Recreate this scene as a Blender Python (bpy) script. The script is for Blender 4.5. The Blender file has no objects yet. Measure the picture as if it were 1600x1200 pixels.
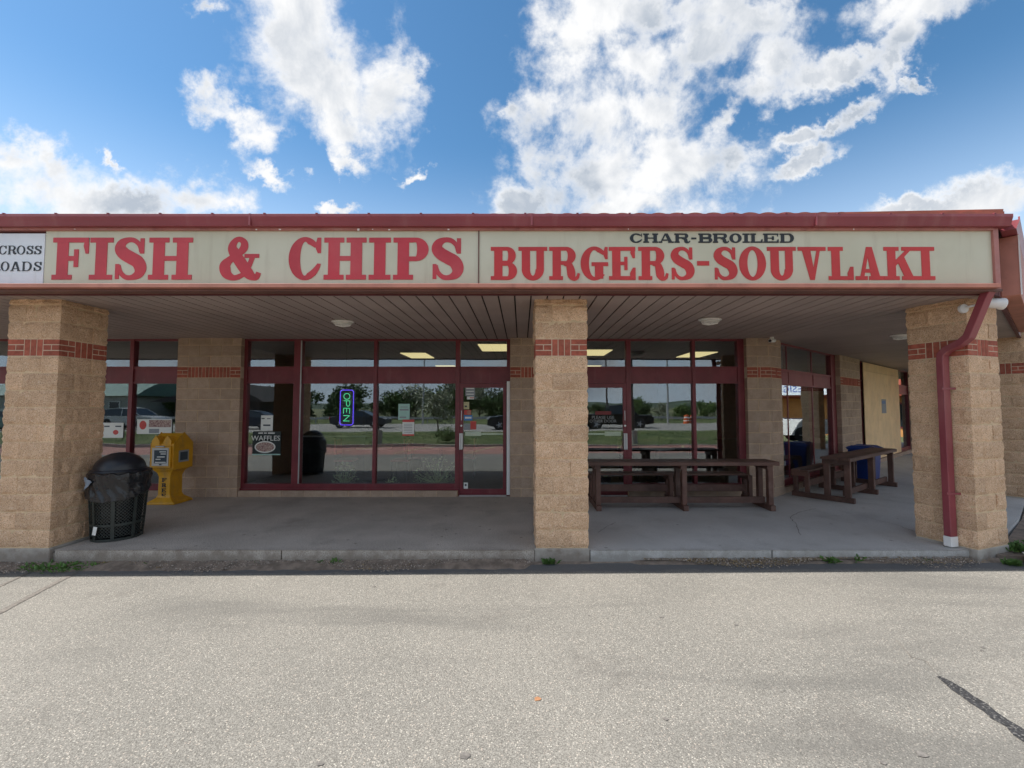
import bpy, bmesh, math, random
from math import sin, cos, pi, radians, sqrt, atan2
from mathutils import Vector, Matrix, noise as mnoise
random.seed(7)
R = random.Random(11)
C = bpy.context.scene.collection
SC = bpy.context.scene

# ------------------------------------------------------------------ camera, sky, sun, exposure
TH = math.atan(0.05); F = 700.0; CX = 815.0; CAMZ = 1.66
cam = bpy.data.cameras.new('camera'); camo = bpy.data.objects.new('camera', cam); C.objects.link(camo)
camo.location = (0, 0, CAMZ); camo.rotation_euler = (pi/2 + TH, 0, 0)
cam.sensor_width = 36; cam.lens = 36*F/1600; cam.shift_x = -(CX-800)/1600; cam.clip_start = .05; cam.clip_end = 3000
SC.camera = camo
EXPOSURE = 1.3
SUN_EL, SUN_AZ = radians(52), radians(-94)      # azimuth measured from +Y towards +X: the sun stands to the left, a touch in front of the facade
SC.view_settings.view_transform = 'Standard'; SC.view_settings.look = 'None'
SC.view_settings.exposure = EXPOSURE; SC.view_settings.gamma = 1; SC.view_settings.use_curve_mapping = False
SC.render.engine = 'CYCLES'
try:
    SC.cycles.use_denoising = True; SC.cycles.denoiser = 'OPENIMAGEDENOISE'
    SC.cycles.max_bounces = 10; SC.cycles.diffuse_bounces = 4; SC.cycles.glossy_bounces = 5
    SC.cycles.transparent_max_bounces = 16; SC.cycles.sample_clamp_indirect = 6
    SC.cycles.caustics_reflective = False; SC.cycles.caustics_refractive = False
except Exception: pass
sd = Vector((sin(SUN_AZ)*cos(SUN_EL), cos(SUN_AZ)*cos(SUN_EL), sin(SUN_EL)))
sl = bpy.data.lights.new('sun', 'SUN'); sl.energy = 3.3; sl.angle = radians(.53); sl.color = (1, .95, .87)
so = bpy.data.objects.new('sun', sl); C.objects.link(so); so.rotation_euler = sd.to_track_quat('Z', 'Y').to_euler()

def uvk(x, y):
    u = (x-CX)/F; v = (600-y)/F; k = cos(TH) - v*sin(TH)
    return u/k, (v*cos(TH)+sin(TH))/k
def W(x, y, D): a, b = uvk(x, y); return a*D, CAMZ + b*D      # X and height of a photographed point on the vertical plane at depth D
def WX(x, D, y=640): return W(x, y, D)[0]
def WZ(y, D): return W(800, y, D)[1]

class NT:
    def __init__(s, tree): s.t = tree; s.n = tree.nodes; s.l = tree.links
    def add(s, ty, **kw):
        n = s.n.new(ty)
        for k, v in kw.items():
            if k == 'inp':
                for kk, vv in v.items():
                    if isinstance(vv, bpy.types.NodeSocket): s.l.new(vv, n.inputs[kk])
                    else: n.inputs[kk].default_value = vv
            else: setattr(n, k, v)
        return n
    def math(s, op, a, b=0.0, c=None, clamp=False):
        n = s.n.new('ShaderNodeMath'); n.operation = op; n.use_clamp = clamp
        for i, q in enumerate([a, b, c]):
            if q is None: continue
            if isinstance(q, bpy.types.NodeSocket): s.l.new(q, n.inputs[i])
            else: n.inputs[i].default_value = q
        return n.outputs[0]
    def vm(s, op, a, b=None, scale=None):
        n = s.n.new('ShaderNodeVectorMath'); n.operation = op
        for i, q in enumerate([a, b]):
            if q is None: continue
            if isinstance(q, bpy.types.NodeSocket): s.l.new(q, n.inputs[i])
            else: n.inputs[i].default_value = q
        if scale is not None: n.inputs['Scale'].default_value = scale
        return n.outputs['Value'] if op in ('LENGTH', 'DOT_PRODUCT') else n.outputs[0]
    def mix(s, f, a, b, blend='MIX'):
        n = s.n.new('ShaderNodeMix'); n.data_type = 'RGBA'; n.blend_type = blend
        for i, q in ((0, f), (6, a), (7, b)):
            if isinstance(q, bpy.types.NodeSocket): s.l.new(q, n.inputs[i])
            else: n.inputs[i].default_value = q if i == 0 else (*q[:3], 1)
        return n.outputs[2]
    def noise(s, vec, scale, detail=3, rough=.55, dist=0):
        n = s.add('ShaderNodeTexNoise', inp={'Scale': scale, 'Detail': detail, 'Roughness': rough, 'Distortion': dist})
        s.l.new(vec, n.inputs['Vector']); return n.outputs['Fac']
    def ramp(s, f, stops):
        n = s.n.new('ShaderNodeMapRange'); n.interpolation_type = 'SMOOTHSTEP'
        s.l.new(f, n.inputs['Value'])
        n.inputs['From Min'].default_value, n.inputs['From Max'].default_value = stops[0], stops[1]
        if len(stops) > 2: n.inputs['To Min'].default_value, n.inputs['To Max'].default_value = stops[2], stops[3]
        return n.outputs['Result']

# ---- world: Nishita sky with fair-weather cumulus laid out by direction
wd = bpy.data.worlds.new('World'); SC.world = wd; wd.use_nodes = True
T = NT(wd.node_tree); T.n.clear()
geo = T.add('ShaderNodeNewGeometry'); tc = T.add('ShaderNodeTexCoord')
dirv = tc.outputs['Generated']
sky = T.add('ShaderNodeTexSky', sky_type='NISHITA', sun_disc=False, sun_elevation=SUN_EL, sun_rotation=SUN_AZ, air_density=1.0, dust_density=.3, ozone_density=2.2)
sep = T.add('ShaderNodeSeparateXYZ'); T.l.new(dirv, sep.inputs[0])
yy = T.math('MAXIMUM', sep.outputs[1], .02)
gu = T.math('DIVIDE', sep.outputs[0], yy); gw = T.math('DIVIDE', sep.outputs[2], yy)
gc = T.add('ShaderNodeCombineXYZ'); T.l.new(gu, gc.inputs[0]); T.l.new(gw, gc.inputs[1])
wz = T.noise(gc.outputs[0], 3.2, 3, .6)
wz2 = T.add('ShaderNodeTexNoise', inp={'Scale': 4.0, 'Detail': 4.0, 'Roughness': .6}); T.l.new(gc.outputs[0], wz2.inputs['Vector'])
warp = T.vm('SCALE', T.vm('SUBTRACT', wz2.outputs['Color'], (.5, .5, .5)), scale=.12)
wz3 = T.add('ShaderNodeTexNoise', inp={'Scale': 15.0, 'Detail': 5.0, 'Roughness': .65}); T.l.new(gc.outputs[0], wz3.inputs['Vector'])
gp = T.vm('ADD', T.vm('ADD', gc.outputs[0], warp), T.vm('SCALE', T.vm('SUBTRACT', wz3.outputs['Color'], (.5, .5, .5)), scale=.13))
CLOUDS = [ # px centre, radii, tilt: the cumulus in the upper half of the view
 (455,30,85,75,0),(495,95,88,70,-20),(540,160,75,58,-35),(610,150,58,72,0),(545,208,52,30,-10),(640,120,25,40,0),
 (325,148,42,34,-10),(368,172,52,24,-25),(400,205,40,28,-20),(425,266,42,13,-30),(320,12,34,20,0),
 (15,245,80,34,-15),(95,262,60,28,-20),(70,295,110,44,-10),(130,320,110,40,0),(215,312,80,34,0),(305,302,84,36,-8),(370,322,40,26,0),
 (935,25,75,60,0),(890,90,60,62,0),(850,165,58,42,0),(930,185,105,85,0),(985,95,60,50,20),(1020,165,75,62,0),(930,270,105,70,0),(1040,255,110,70,-10),(1130,240,55,42,-30),
 (960,320,150,38,0),(820,322,38,36,0),(1000,20,70,36,0),
 (1165,20,75,48,0),(1120,70,55,42,0),(1205,85,52,50,0),(1180,140,55,36,10),(1265,115,65,28,15),(1330,98,55,22,10),(1140,185,40,22,40),
 (1440,15,95,30,10),(1420,60,42,34,30),(1400,95,28,22,60),(1345,175,48,17,40),(1300,200,20,12,30),(1240,215,38,16,10),(1255,252,52,15,15),(1435,132,28,11,0),
 (1560,295,90,34,25),(1500,325,110,22,10),(1420,326,60,16,0),(648,266,20,8,15),(525,330,26,9,0),(795,158,16,26,0),(165,240,9,26,30),(530,245,26,14,-40)]
acc = None
for (px, py, rx, ry, ang) in CLOUDS:
    a, b = uvk(px, py); k = 1.0/F*1.08
    m = T.add('ShaderNodeMapping', vector_type='TEXTURE')
    m.inputs['Location'].default_value = (a, b, 0); m.inputs['Rotation'].default_value = (0, 0, radians(ang)); m.inputs['Scale'].default_value = (rx*k, ry*k, 1)
    T.l.new(gp, m.inputs['Vector'])
    ln = T.vm('LENGTH', m.outputs[0])
    acc = ln if acc is None else T.math('SMOOTH_MIN', acc, ln, .6)
front = T.math('SUBTRACT', 1.26, acc)                     # > 0 inside a cloud
back = T.math('SUBTRACT', T.math('MULTIPLY', T.noise(dirv, 2.2, 2, .5), 4.0), 1.7)   # the same kind of cloud cover elsewhere round the sky
isf = T.ramp(sep.outputs[1], (.08, .3)); far = T.ramp(T.math('ABSOLUTE', gu), (1.35, 1.9, 1, 0)); far2 = T.ramp(gw, (.95, 1.25, 1, 0))
isf = T.math('MULTIPLY', T.math('MULTIPLY', isf, far), far2)
fld = T.math('ADD', T.math('MULTIPLY', front, isf), T.math('MULTIPLY', back, T.math('SUBTRACT', 1.0, isf)))
n1 = T.noise(dirv, 7.0, 10, .62, .3)
lob = T.noise(dirv, 22.0, 7, .62)
dens = T.math('ADD', fld, T.math('ADD', T.math('MULTIPLY', T.math('SUBTRACT', n1, .5), 2.9), T.math('MULTIPLY', T.math('SUBTRACT', lob, .5), 1.5)))
alpha = T.math('MULTIPLY', T.ramp(dens, (-.15, .95)), T.ramp(T.math('ADD', T.noise(dirv, 9.0, 6, .6), T.math('MULTIPLY', dens, .22)), (.24, .56, .5, 1))); 
thick = T.math('MULTIPLY', T.ramp(dens, (.35, 1.15)), T.ramp(T.noise(dirv, 3.6, 3, .5, .4), (.40, .62)))
sunoff = T.vm('ADD', dirv, tuple(x*.035 for x in (-.75, 0, .65)))
n1b = T.noise(sunoff, 7.0, 6, .6, .3)
rel = T.math('MULTIPLY', T.math('SUBTRACT', n1, n1b), 2.3)
mott = T.math('MULTIPLY', T.math('SUBTRACT', T.noise(dirv, 4.5, 5, .6), .5), .8)
shade = T.math('ADD', T.math('SUBTRACT', thick, rel), mott, clamp=True)
ccol = T.mix(shade, (.405, .407, .41), (.205, .23, .265))
bgs = T.add('ShaderNodeBackground', inp={'Strength': .145})
hs = T.add('ShaderNodeHueSaturation', inp={'Saturation': 1.2, 'Value': .47, 'Hue': .492}); T.l.new(sky.outputs[0], hs.inputs['Color'])
hz = T.ramp(sep.outputs[2], (.0, .52, .9, 0.0))
T.l.new(T.mix(hz, hs.outputs[0], (2.7, 3.15, 3.7)), bgs.inputs['Color'])
bgc = T.add('ShaderNodeBackground', inp={'Strength': 1.0}); T.l.new(ccol, bgc.inputs['Color'])
mx = T.add('ShaderNodeMixShader'); T.l.new(T.math('MULTIPLY', alpha, T.ramp(sep.outputs[2], (-.01, .06))), mx.inputs[0]); T.l.new(bgs.outputs[0], mx.inputs[1]); T.l.new(bgc.outputs[0], mx.inputs[2])
wo = T.add('ShaderNodeOutputWorld'); T.l.new(mx.outputs[0], wo.inputs[0])
try: wd.cycles.sampling_method = 'MANUAL'; wd.cycles.sample_map_resolution = 1024
except Exception: pass

# ------------------------------------------------------------------ materials
def mat(name, col, rough=.7, var=.15, scale=4, bump=0, bscale=60, metal=0, rnd=0, col2=None, spec=.5, dirt=None, det=4, speck=None, emis=None, spkscale=260):
    m = bpy.data.materials.new(name); m.use_nodes = True; t = NT(m.node_tree)
    b = t.n['Principled BSDF']; g = t.add('ShaderNodeNewGeometry'); P = g.outputs['Position']
    c = col
    if var or col2:
        n = t.noise(P, scale, det, .6)
        c = t.mix(t.ramp(n, (.3, .7)), tuple(x*(1-var) for x in col), col2 or tuple(min(1, x*(1+var)) for x in col))
    if speck:
        n = t.noise(P, spkscale, 2, .5)
        c = t.mix(t.ramp(n, (.54, .68)), c, speck[0]); c = t.mix(t.ramp(n, (.47, .33)), c, speck[1])
    if dirt:
        n = t.noise(P, dirt[1], 6, .65)
        c = t.mix(t.math('MULTIPLY', t.ramp(n, (.5, .75)), dirt[2]), c, dirt[0])
    if rnd:
        oi = t.add('ShaderNodeObjectInfo')
        v = t.math('ADD', t.math('MULTIPLY', oi.outputs['Random'], 2*rnd), 1-rnd)
        h = t.add('ShaderNodeHueSaturation'); 
        if isinstance(c, tuple): h.inputs['Color'].default_value = (*c[:3], 1)
        else: t.l.new(c, h.inputs['Color'])
        t.l.new(v, h.inputs['Value']); c = h.outputs[0]
    if isinstance(c, tuple): b.inputs['Base Color'].default_value = (*c[:3], 1)
    else: t.l.new(c, b.inputs['Base Color'])
    b.inputs['Roughness'].default_value = rough; b.inputs['Metallic'].default_value = metal
    b.inputs['Specular IOR Level'].default_value = spec
    if bump:
        bn = t.add('ShaderNodeBump', inp={'Strength': .6, 'Distance': bump}); t.l.new(t.noise(P, bscale, 5, .6), bn.inputs['Height']); t.l.new(bn.outputs[0], b.inputs['Normal'])
    if emis:
        b.inputs['Emission Color'].default_value = (*emis[0], 1); b.inputs['Emission Strength'].default_value = emis[1]
    return m

M = {}
M['split'] = mat('split_face_block', (.66, .43, .265), .92, .10, 9, .020, 36, rnd=.12, col2=(.72, .49, .315), speck=((.76, .59, .43), (.40, .25, .16)), spkscale=90, dirt=((.42, .26, .16), 2.2, .5))
M['wallblock'] = mat('ground_face_block', (.46, .325, .235), .9, .10, 7, .0018, 160, rnd=.10, col2=(.51, .375, .28), speck=((.52, .43, .35), (.24, .17, .12)), spkscale=150, dirt=((.22, .15, .11), 1.8, .35))
M['mortar'] = mat('mortar', (.66, .50, .32), .95, .12, 12, .002, 200)
M['brick'] = mat('red_brick', (.37, .098, .062), .85, .2, 20, .0015, 150, rnd=.16, dirt=((.45, .25, .18), 9, .3))
M['brickmortar'] = mat('pale_mortar', (.62, .50, .38), .95, .08, 12)
M['maroon'] = mat('maroon_window_frame', (.185, .026, .036), .42, .12, 3, .0004, 40, rnd=.05, dirt=((.24, .06, .06), 2.2, .4))
M['gutter'] = mat('maroon_gutter_metal', (.26, .052, .068), .4, .10, 1.2, .0008, 6, dirt=((.33, .12, .12), .9, .5))
M['dusty'] = mat('faded_sign_frame', (.42, .17, .15), .5, .14, 1.6, dirt=((.62, .42, .38), 2.6, .35))
M['salmon'] = mat('weathered_sunlit_ledge', (.47, .195, .145), .6, .12, 2.4, dirt=((.22, .09, .06), 5, .4))  # salmon base colour carries the ledge's grazing sun; darker patches are weathering
M['roof'] = mat('terracotta_roof_sheet', (.36, .10, .06), .55, .18, 3)
M['fascia'] = mat('maroon_fascia', (.12, .03, .035), .55, .15, 2)
M['soffit'] = mat('mauve_grey_soffit_board', (.40, .325, .305), .55, .08, 1.1, .0005, 20, rnd=.05)
M['dark'] = mat('dark_gap', (.02, .018, .018), .9, 0)
M['signface'] = mat('aged_translucent_sign_face', (.60, .585, .44), .38, .05, .8, rnd=0, col2=(.66, .645, .51), dirt=((.50, .46, .35), 1.1, .35))
M['signwhite'] = mat('white_sign_panel', (.76, .80, .86), .35, .04, 1.5)
M['ledge_dark'] = mat('sign_underside', (.16, .075, .06), .6, .15, 3)
M['red1'] = mat('faded_red_letters', (.55, .040, .058), .45, .10, 1.8, dirt=((.62, .11, .12), 1.3, .5))
M['red2'] = mat('red_letters', (.56, .034, .036), .45, .10, 1.8, dirt=((.60, .08, .07), 1.5, .5))
M['black_l'] = mat('black_letters', (.012, .016, .022), .4, 0)
M['walk'] = mat('worn_aggregate_concrete', (.47, .425, .375), .88, .12, 1.5, .003, 140, col2=(.54, .49, .435), speck=((.60, .55, .49), (.25, .215, .185)), spkscale=80, dirt=((.27, .24, .21), 1.3, .6))
M['walk2'] = mat('smooth_troweled_concrete', (.51, .505, .49), .8, .06, 1.3, .0012, 90, col2=(.57, .565, .55), speck=((.50, .49, .47), (.33, .325, .31)), spkscale=110, dirt=((.29, .28, .27), 1.4, .5), rnd=.03)
M['plinth'] = mat('cracked_concrete_plinth', (.40, .37, .33), .92, .16, 4, .006, 45, dirt=((.22, .19, .16), 6, .5))
M['kerb'] = mat('concrete_kerb', (.42, .395, .36), .9, .12, 3, .003, 70, dirt=((.25, .22, .18), 3, .5))
M['wood'] = mat('dark_stained_wood', (.115, .058, .044), .55, .25, 3, .001, 60, rnd=.2, dirt=((.21, .135, .11), 7, .55))
M['steel'] = mat('brushed_aluminium', (.66, .66, .66), .35, .04, 8, metal=.6)
M['whitepaint'] = mat('white_painted_metal', (.84, .84, .83), .4, .03, 5)
M['white'] = mat('white_plastic', (.78, .78, .76), .4, .03, 5)
M['lampglass'] = mat('frosted_lamp_glass', (.62, .62, .60), .25, .05, 12)
M['yellow'] = mat('yellow_moulded_plastic', (.66, .335, .012), .42, .10, 3, .0006, 40, dirt=((.38, .20, .03), 4, .55))
M['blackpl'] = mat('black_moulded_plastic', (.014, .016, .022), .38, .2, 6, .0008, 50)
M['liner'] = mat('black_bin_liner', (.013, .014, .017), .16, .2, 6, .012, 14)
M['linerblue'] = mat('blue_grey_sheen_liner', (.22, .27, .34), .3, .2, 9, .004, 30)  # sheen of the black liner given as a paler base colour
M['greenmetal'] = mat('dark_green_painted_steel', (.030, .038, .034), .5, .2, 8)
M['ply'] = mat('plywood', (.90, .64, .36), .7, .08, 2.2, rnd=.05, dirt=((.60, .38, .16), 5, .35))
M['bluebin'] = mat('blue_recycling_plastic', (.012, .045, .24), .4, .1, 5)
M['paper'] = mat('white_paper', (.84, .87, .84), .8, .02, 5)
M['paperteal'] = mat('pale_teal_paper', (.42, .66, .60), .8, .05, 9)
M['paperblue'] = mat('blue_print', (.05, .22, .62), .6, .05, 9)
M['paperred'] = mat('red_print', (.62, .08, .07), .6, .05, 9)
M['papergrey'] = mat('grey_print', (.30, .33, .36), .7, .1, 60)
M['paperyel'] = mat('cream_print', (.62, .58, .34), .7, .1, 60)
M['ink'] = mat('printed_ink', (.05, .07, .09), .8, .1, 60)
M['foodprint'] = mat('food_print', (.45, .20, .25), .7, .5, 45, col2=(.62, .5, .42))
M['darkprint'] = mat('dark_green_poster', (.012, .022, .024), .5, .2, 10)
M['dimred'] = mat('dim_red_film', (.22, .04, .04), .6, .1, 9); M['dimwhite'] = mat('dull_white_film', (.36, .38, .38), .6, .1, 9); M['bandvinyl'] = mat('faded_vinyl_band', (.42, .12, .12), .5, .1, 5)
M['maroonvinyl'] = mat('maroon_vinyl', (.22, .045, .048), .45, .1, 5)
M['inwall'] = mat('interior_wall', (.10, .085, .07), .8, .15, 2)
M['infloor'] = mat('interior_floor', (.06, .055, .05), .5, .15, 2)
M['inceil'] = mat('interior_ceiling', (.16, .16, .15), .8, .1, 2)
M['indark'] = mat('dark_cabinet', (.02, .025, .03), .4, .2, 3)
M['leaf'] = mat('variegated_leaf', (.50, .62, .36), .5, .25, 20, rnd=.2)
M['weed'] = mat('weed_leaf', (.075, .15, .03), .6, .35, 25, rnd=.2)
M['dryweed'] = mat('dry_grass_litter', (.30, .22, .12), .9, .4, 30)
M['gravel'] = mat('loose_gravel', (.30, .24, .19), .9, .4, 40, col2=(.55, .47, .40))
M['soil'] = mat('packed_dirt', (.21, .165, .13), .95, .3, 9, .008, 60)
M['tar'] = mat('tar_crack_filler', (.035, .035, .037), .6, .3, 40, .004, 120, speck=((.17, .165, .155), (.015, .015, .015)), spkscale=70)
M['tarold'] = mat('worn_tar_line', (.15, .135, .12), .8, .3, 30, .002, 120)
M['stain'] = mat('rust_stain', (.32, .16, .08), .9, .3, 40)
M['oil'] = mat('oil_spot', (.15, .14, .13), .7, .3, 40)
M['grass'] = mat('mown_grass', (.065, .115, .025), .9, .3, .5, .03, 12, col2=(.12, .14, .045), dirt=((.16, .13, .06), .6, .6))
M['blade'] = mat('grass_blades', (.08, .14, .03), .8, .3, 2)
M['road'] = mat('pale_road_asphalt', (.30, .29, .27), .9, .08, .5, .002, 80)
M['redpave'] = mat('pink_asphalt_strip', (.33, .17, .145), .9, .12, .9, .003, 80)
M['line'] = mat('worn_yellow_paint', (.55, .50, .28), .7, .1, 9, dirt=((.25, .24, .22), 12, .7))
M['land'] = mat('far_field', (.10, .13, .05), .95, .3, .02, col2=(.17, .17, .08))
M['hill'] = mat('wooded_hill', (.05, .075, .05), .95, .3, .05)
M['bark'] = mat('tree_bark', (.10, .08, .06), .9, .2, 10)
M['fol1'] = mat('tree_leaves', (.050, .095, .022), .7, .4, 1.2, rnd=.15)
M['fol2'] = mat('yellow_green_leaves', (.10, .16, .04), .7, .3, 1.2, rnd=.15)
M['fol3'] = mat('grey_green_leaves', (.30, .32, .23), .7, .3, 2, rnd=.1)
M['pole'] = mat('dark_brown_pole', (.05, .035, .03), .5, .1, 4)
M['galv'] = mat('galvanised_steel', (.42, .43, .43), .45, .1, 4, metal=.4)
M['tyre'] = mat('tyre_rubber', (.02, .02, .02), .8, .1, 9)
M['rim'] = mat('alloy_rim', (.45, .45, .46), .3, .1, 9, metal=.7)
M['carglass'] = mat('car_window_glass', (.015, .02, .025), .08, 0, spec=.8)
M['headlamp'] = mat('headlamp_lens', (.7, .7, .7), .1, 0)
M['taillamp'] = mat('tail_lamp_lens', (.45, .02, .015), .2, 0)
def paint(n, c, r=.22, me=.3): M[n] = mat(n, c, r, .02, 2, metal=me)
paint('dark_grey_paint', (.045, .047, .055)); paint('silver_paint', (.50, .52, .54)); paint('white_paint', (.75, .76, .76), .25, 0)
paint('navy_paint', (.02, .03, .06)); paint('black_paint', (.012, .012, .014)); paint('teal_paint', (.16, .26, .26))
M['orange'] = mat('safety_orange', (.75, .13, .02), .5, .05, 3)
M['tealroof'] = mat('teal_metal_roof', (.10, .20, .18), .6, .1, 2)
M['darkroof'] = mat('dark_shingle_roof', (.035, .033, .033), .85, .2, 6)
M['siding'] = mat('pale_siding', (.42, .44, .42), .7, .1, 3)
M['orangewall'] = mat('orange_stucco', (.60, .27, .09), .8, .1, 2)
M['redfascia'] = mat('red_shop_fascia', (.42, .09, .05), .6, .1, 2)
M['bluetext'] = mat('blue_letters', (.02, .08, .40), .5, 0)
def emit(name, col, s):
    m = bpy.data.materials.new(name); m.use_nodes = True; t = NT(m.node_tree); b = t.n['Principled BSDF']
    b.inputs['Base Color'].default_value = (*[c*.5 for c in col], 1); b.inputs['Emission Color'].default_value = (*col, 1); b.inputs['Emission Strength'].default_value = s
    M[name] = m
emit('neon_blue', (.14, .07, 1.0), .6); emit('neon_green', (.10, .75, .35), .4); emit('fluorescent_panel', (1.0, .84, .42), .36)

def glass(name, base=.12, tint=(.965, .98, .975), k=.8):
    m = bpy.data.materials.new(name); m.use_nodes = True; t = NT(m.node_tree); t.n.clear()
    tr = t.add('ShaderNodeBsdfTransparent', inp={'Color': (*tint, 1)})
    gl = t.add('ShaderNodeBsdfGlossy', inp={'Roughness': .004, 'Color': (.88, .95, 1.0, 1)})
    g = t.add('ShaderNodeNewGeometry')
    bn = t.add('ShaderNodeBump', inp={'Strength': .25, 'Distance': .004}); t.l.new(t.noise(g.outputs['Position'], 1.6, 1, .4), bn.inputs['Height']); t.l.new(bn.outputs[0], gl.inputs['Normal'])
    cs = t.math('ABSOLUTE', t.vm('DOT_PRODUCT', g.outputs['Incoming'], g.outputs['Normal']))
    f = t.math('ADD', t.math('MULTIPLY', t.math('POWER', t.math('SUBTRACT', 1.0, cs), 4.0), k), base, clamp=True)
    mx = t.add('ShaderNodeMixShader'); t.l.new(f, mx.inputs[0]); t.l.new(tr.outputs[0], mx.inputs[1]); t.l.new(gl.outputs[0], mx.inputs[2])
    o = t.add('ShaderNodeOutputMaterial'); t.l.new(mx.outputs[0], o.inputs[0]); M[name] = m
glass('coated_window_glass')
def overlay(key, scale, col, amt, lo, hi, sc=1.0):
    m = M[key]; t = NT(m.node_tree); b = t.n['Principled BSDF']; P = t.add('ShaderNodeNewGeometry').outputs['Position']
    mp = t.add('ShaderNodeMapping'); mp.inputs['Scale'].default_value = scale; t.l.new(P, mp.inputs['Vector'])
    src = b.inputs['Base Color'].links[0].from_socket
    t.l.new(t.mix(t.math('MULTIPLY', t.ramp(t.noise(mp.outputs[0], sc, 4, .6), (lo, hi)), amt), src, col), b.inputs['Base Color'])
overlay('signface', (7, 1, .7), (.40, .35, .25), .32, .52, .72); overlay('signwhite', (7, 1, .7), (.5, .5, .48), .3, .52, .72)
overlay('gutter', (5, 1, .8), (.38, .17, .17), .35, .5, .75); overlay('maroon', (9, 9, 1.2), (.27, .10, .10), .3, .55, .75)
overlay('dusty', (6, 1, 1), (.22, .07, .07), .5, .5, .7); overlay('salmon', (4, 1, 1), (.27, .08, .07), .5, .5, .75)
overlay('soffit', (.6, .6, 1), (.26, .20, .185), .6, .45, .75); overlay('soffit', (9, 1.2, 1), (.52, .45, .42), .3, .56, .75)
overlay('yellow', (6, 6, 2), (.30, .19, .08), .5, .52, .75)
def spots(key, scale, col, thr, size):
    m = M[key]; t = NT(m.node_tree); b = t.n['Principled BSDF']; P = t.add('ShaderNodeNewGeometry').outputs['Position']
    v = t.add('ShaderNodeTexVoronoi', inp={'Scale': scale}); t.l.new(P, v.inputs['Vector']); s = t.add('ShaderNodeSeparateColor'); t.l.new(v.outputs['Color'], s.inputs[0])
    f = t.math('MULTIPLY', t.ramp(s.outputs[0], (thr, thr+.02)), t.ramp(v.outputs['Distance'], (size, size*.7)))
    src = b.inputs['Base Color'].links[0].from_socket; t.l.new(t.mix(t.math('MULTIPLY', f, .7), src, col), b.inputs['Base Color'])
def kerbdirt(key, col):
    m = M[key]; t = NT(m.node_tree); b = t.n['Principled BSDF']; P = t.add('ShaderNodeNewGeometry').outputs['Position']; s = t.add('ShaderNodeSeparateXYZ'); t.l.new(P, s.inputs[0])
    n = t.noise(P, 6, 5, .65)
    f = t.math('MULTIPLY', t.ramp(s.outputs[1], (5.42, 5.27)), t.ramp(t.math('SUBTRACT', n, t.math('MULTIPLY', s.outputs[2], 2.2)), (.42, .78)))
    src = b.inputs['Base Color'].links[0].from_socket; t.l.new(t.mix(t.math('MULTIPLY', f, .8), src, col), b.inputs['Base Color'])
kerbdirt('walk', (.21, .175, .14)); kerbdirt('walk2', (.30, .28, .25)); kerbdirt('plinth', (.24, .20, .165))
spots('walk', 7, (.16, .145, .13), .82, .16); spots('walk2', 5, (.24, .235, .225), .84, .14)

# asphalt: pale worn surface with exposed chippings
def asphalt():
    m = bpy.data.materials.new('worn_parking_asphalt'); m.use_nodes = True; t = NT(m.node_tree); b = t.n['Principled BSDF']
    P = t.add('ShaderNodeNewGeometry').outputs['Position']
    v1 = t.add('ShaderNodeTexVoronoi', inp={'Scale': 100.0}); t.l.new(P, v1.inputs['Vector'])
    s1 = t.add('ShaderNodeSeparateColor'); t.l.new(v1.outputs['Color'], s1.inputs[0])
    v2 = t.add('ShaderNodeTexVoronoi', inp={'Scale': 190.0}); t.l.new(P, v2.inputs['Vector'])
    s2 = t.add('ShaderNodeSeparateColor'); t.l.new(v2.outputs['Color'], s2.inputs[0])
    big = t.noise(P, .55, 5, .6)
    c = t.mix(t.ramp(big, (.3, .72)), (.158, .151, .136), (.208, .197, .176))
    c = t.mix(t.ramp(s2.outputs[0], (.0, 1.0)), t.mix(.45, c, (.08, .077, .07)), t.mix(.26, c, (.50, .48, .44)))
    stone = t.math('MULTIPLY', t.ramp(s1.outputs[0], (.80, .84)), t.ramp(v1.outputs['Distance'], (.48, .34)))
    c = t.mix(t.math('MULTIPLY', stone, .72), c, t.mix(s1.outputs[1], (.56, .54, .48), (.42, .35, .30)))
    pit = t.math('MULTIPLY', t.ramp(s1.outputs[2], (.88, .93)), t.ramp(v1.outputs['Distance'], (.42, .25)))
    c = t.mix(t.math('MULTIPLY', pit, .7), c, (.07, .065, .06))
    mp = t.add('ShaderNodeMapping'); mp.inputs['Scale'].default_value = (.25, 1.4, 1); mp.inputs['Rotation'].default_value = (0, 0, radians(-14)); t.l.new(P, mp.inputs['Vector'])
    c = t.mix(t.math('MULTIPLY', t.ramp(t.noise(P, 1.7, 5, .65), (.56, .72)), .35), c, (.12, .11, .10))
    tr = t.noise(mp.outputs[0], 1.0, 4, .55, .6)                       # worn tyre bands
    c = t.mix(t.math('MULTIPLY', t.ramp(tr, (.48, .68)), .45), c, (.105, .102, .096))
    sp = t.add('ShaderNodeSeparateXYZ'); t.l.new(P, sp.inputs[0])      # a darker margin along the kerb, its edge broken by noise
    edge = t.math('MULTIPLY', t.ramp(t.math('ADD', sp.outputs[1], t.math('MULTIPLY', t.noise(P, 2.2, 3), .22)), (5.08, 5.16)), .8)
    c = t.mix(edge, c, (.125, .127, .13))
    t.l.new(c, b.inputs['Base Color']); b.inputs['Roughness'].default_value = .85; b.inputs['Specular IOR Level'].default_value = .3
    h = t.math('ADD', t.math('MULTIPLY', v1.outputs['Distance'], -1.0), t.math('MULTIPLY', t.noise(P, 240, 2), .8))
    bn = t.add('ShaderNodeBump', inp={'Strength': .55, 'Distance': .0045}); t.l.new(h, bn.inputs['Height']); t.l.new(bn.outputs[0], b.inputs['Normal'])
    M['asphalt'] = m
asphalt()

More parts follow.
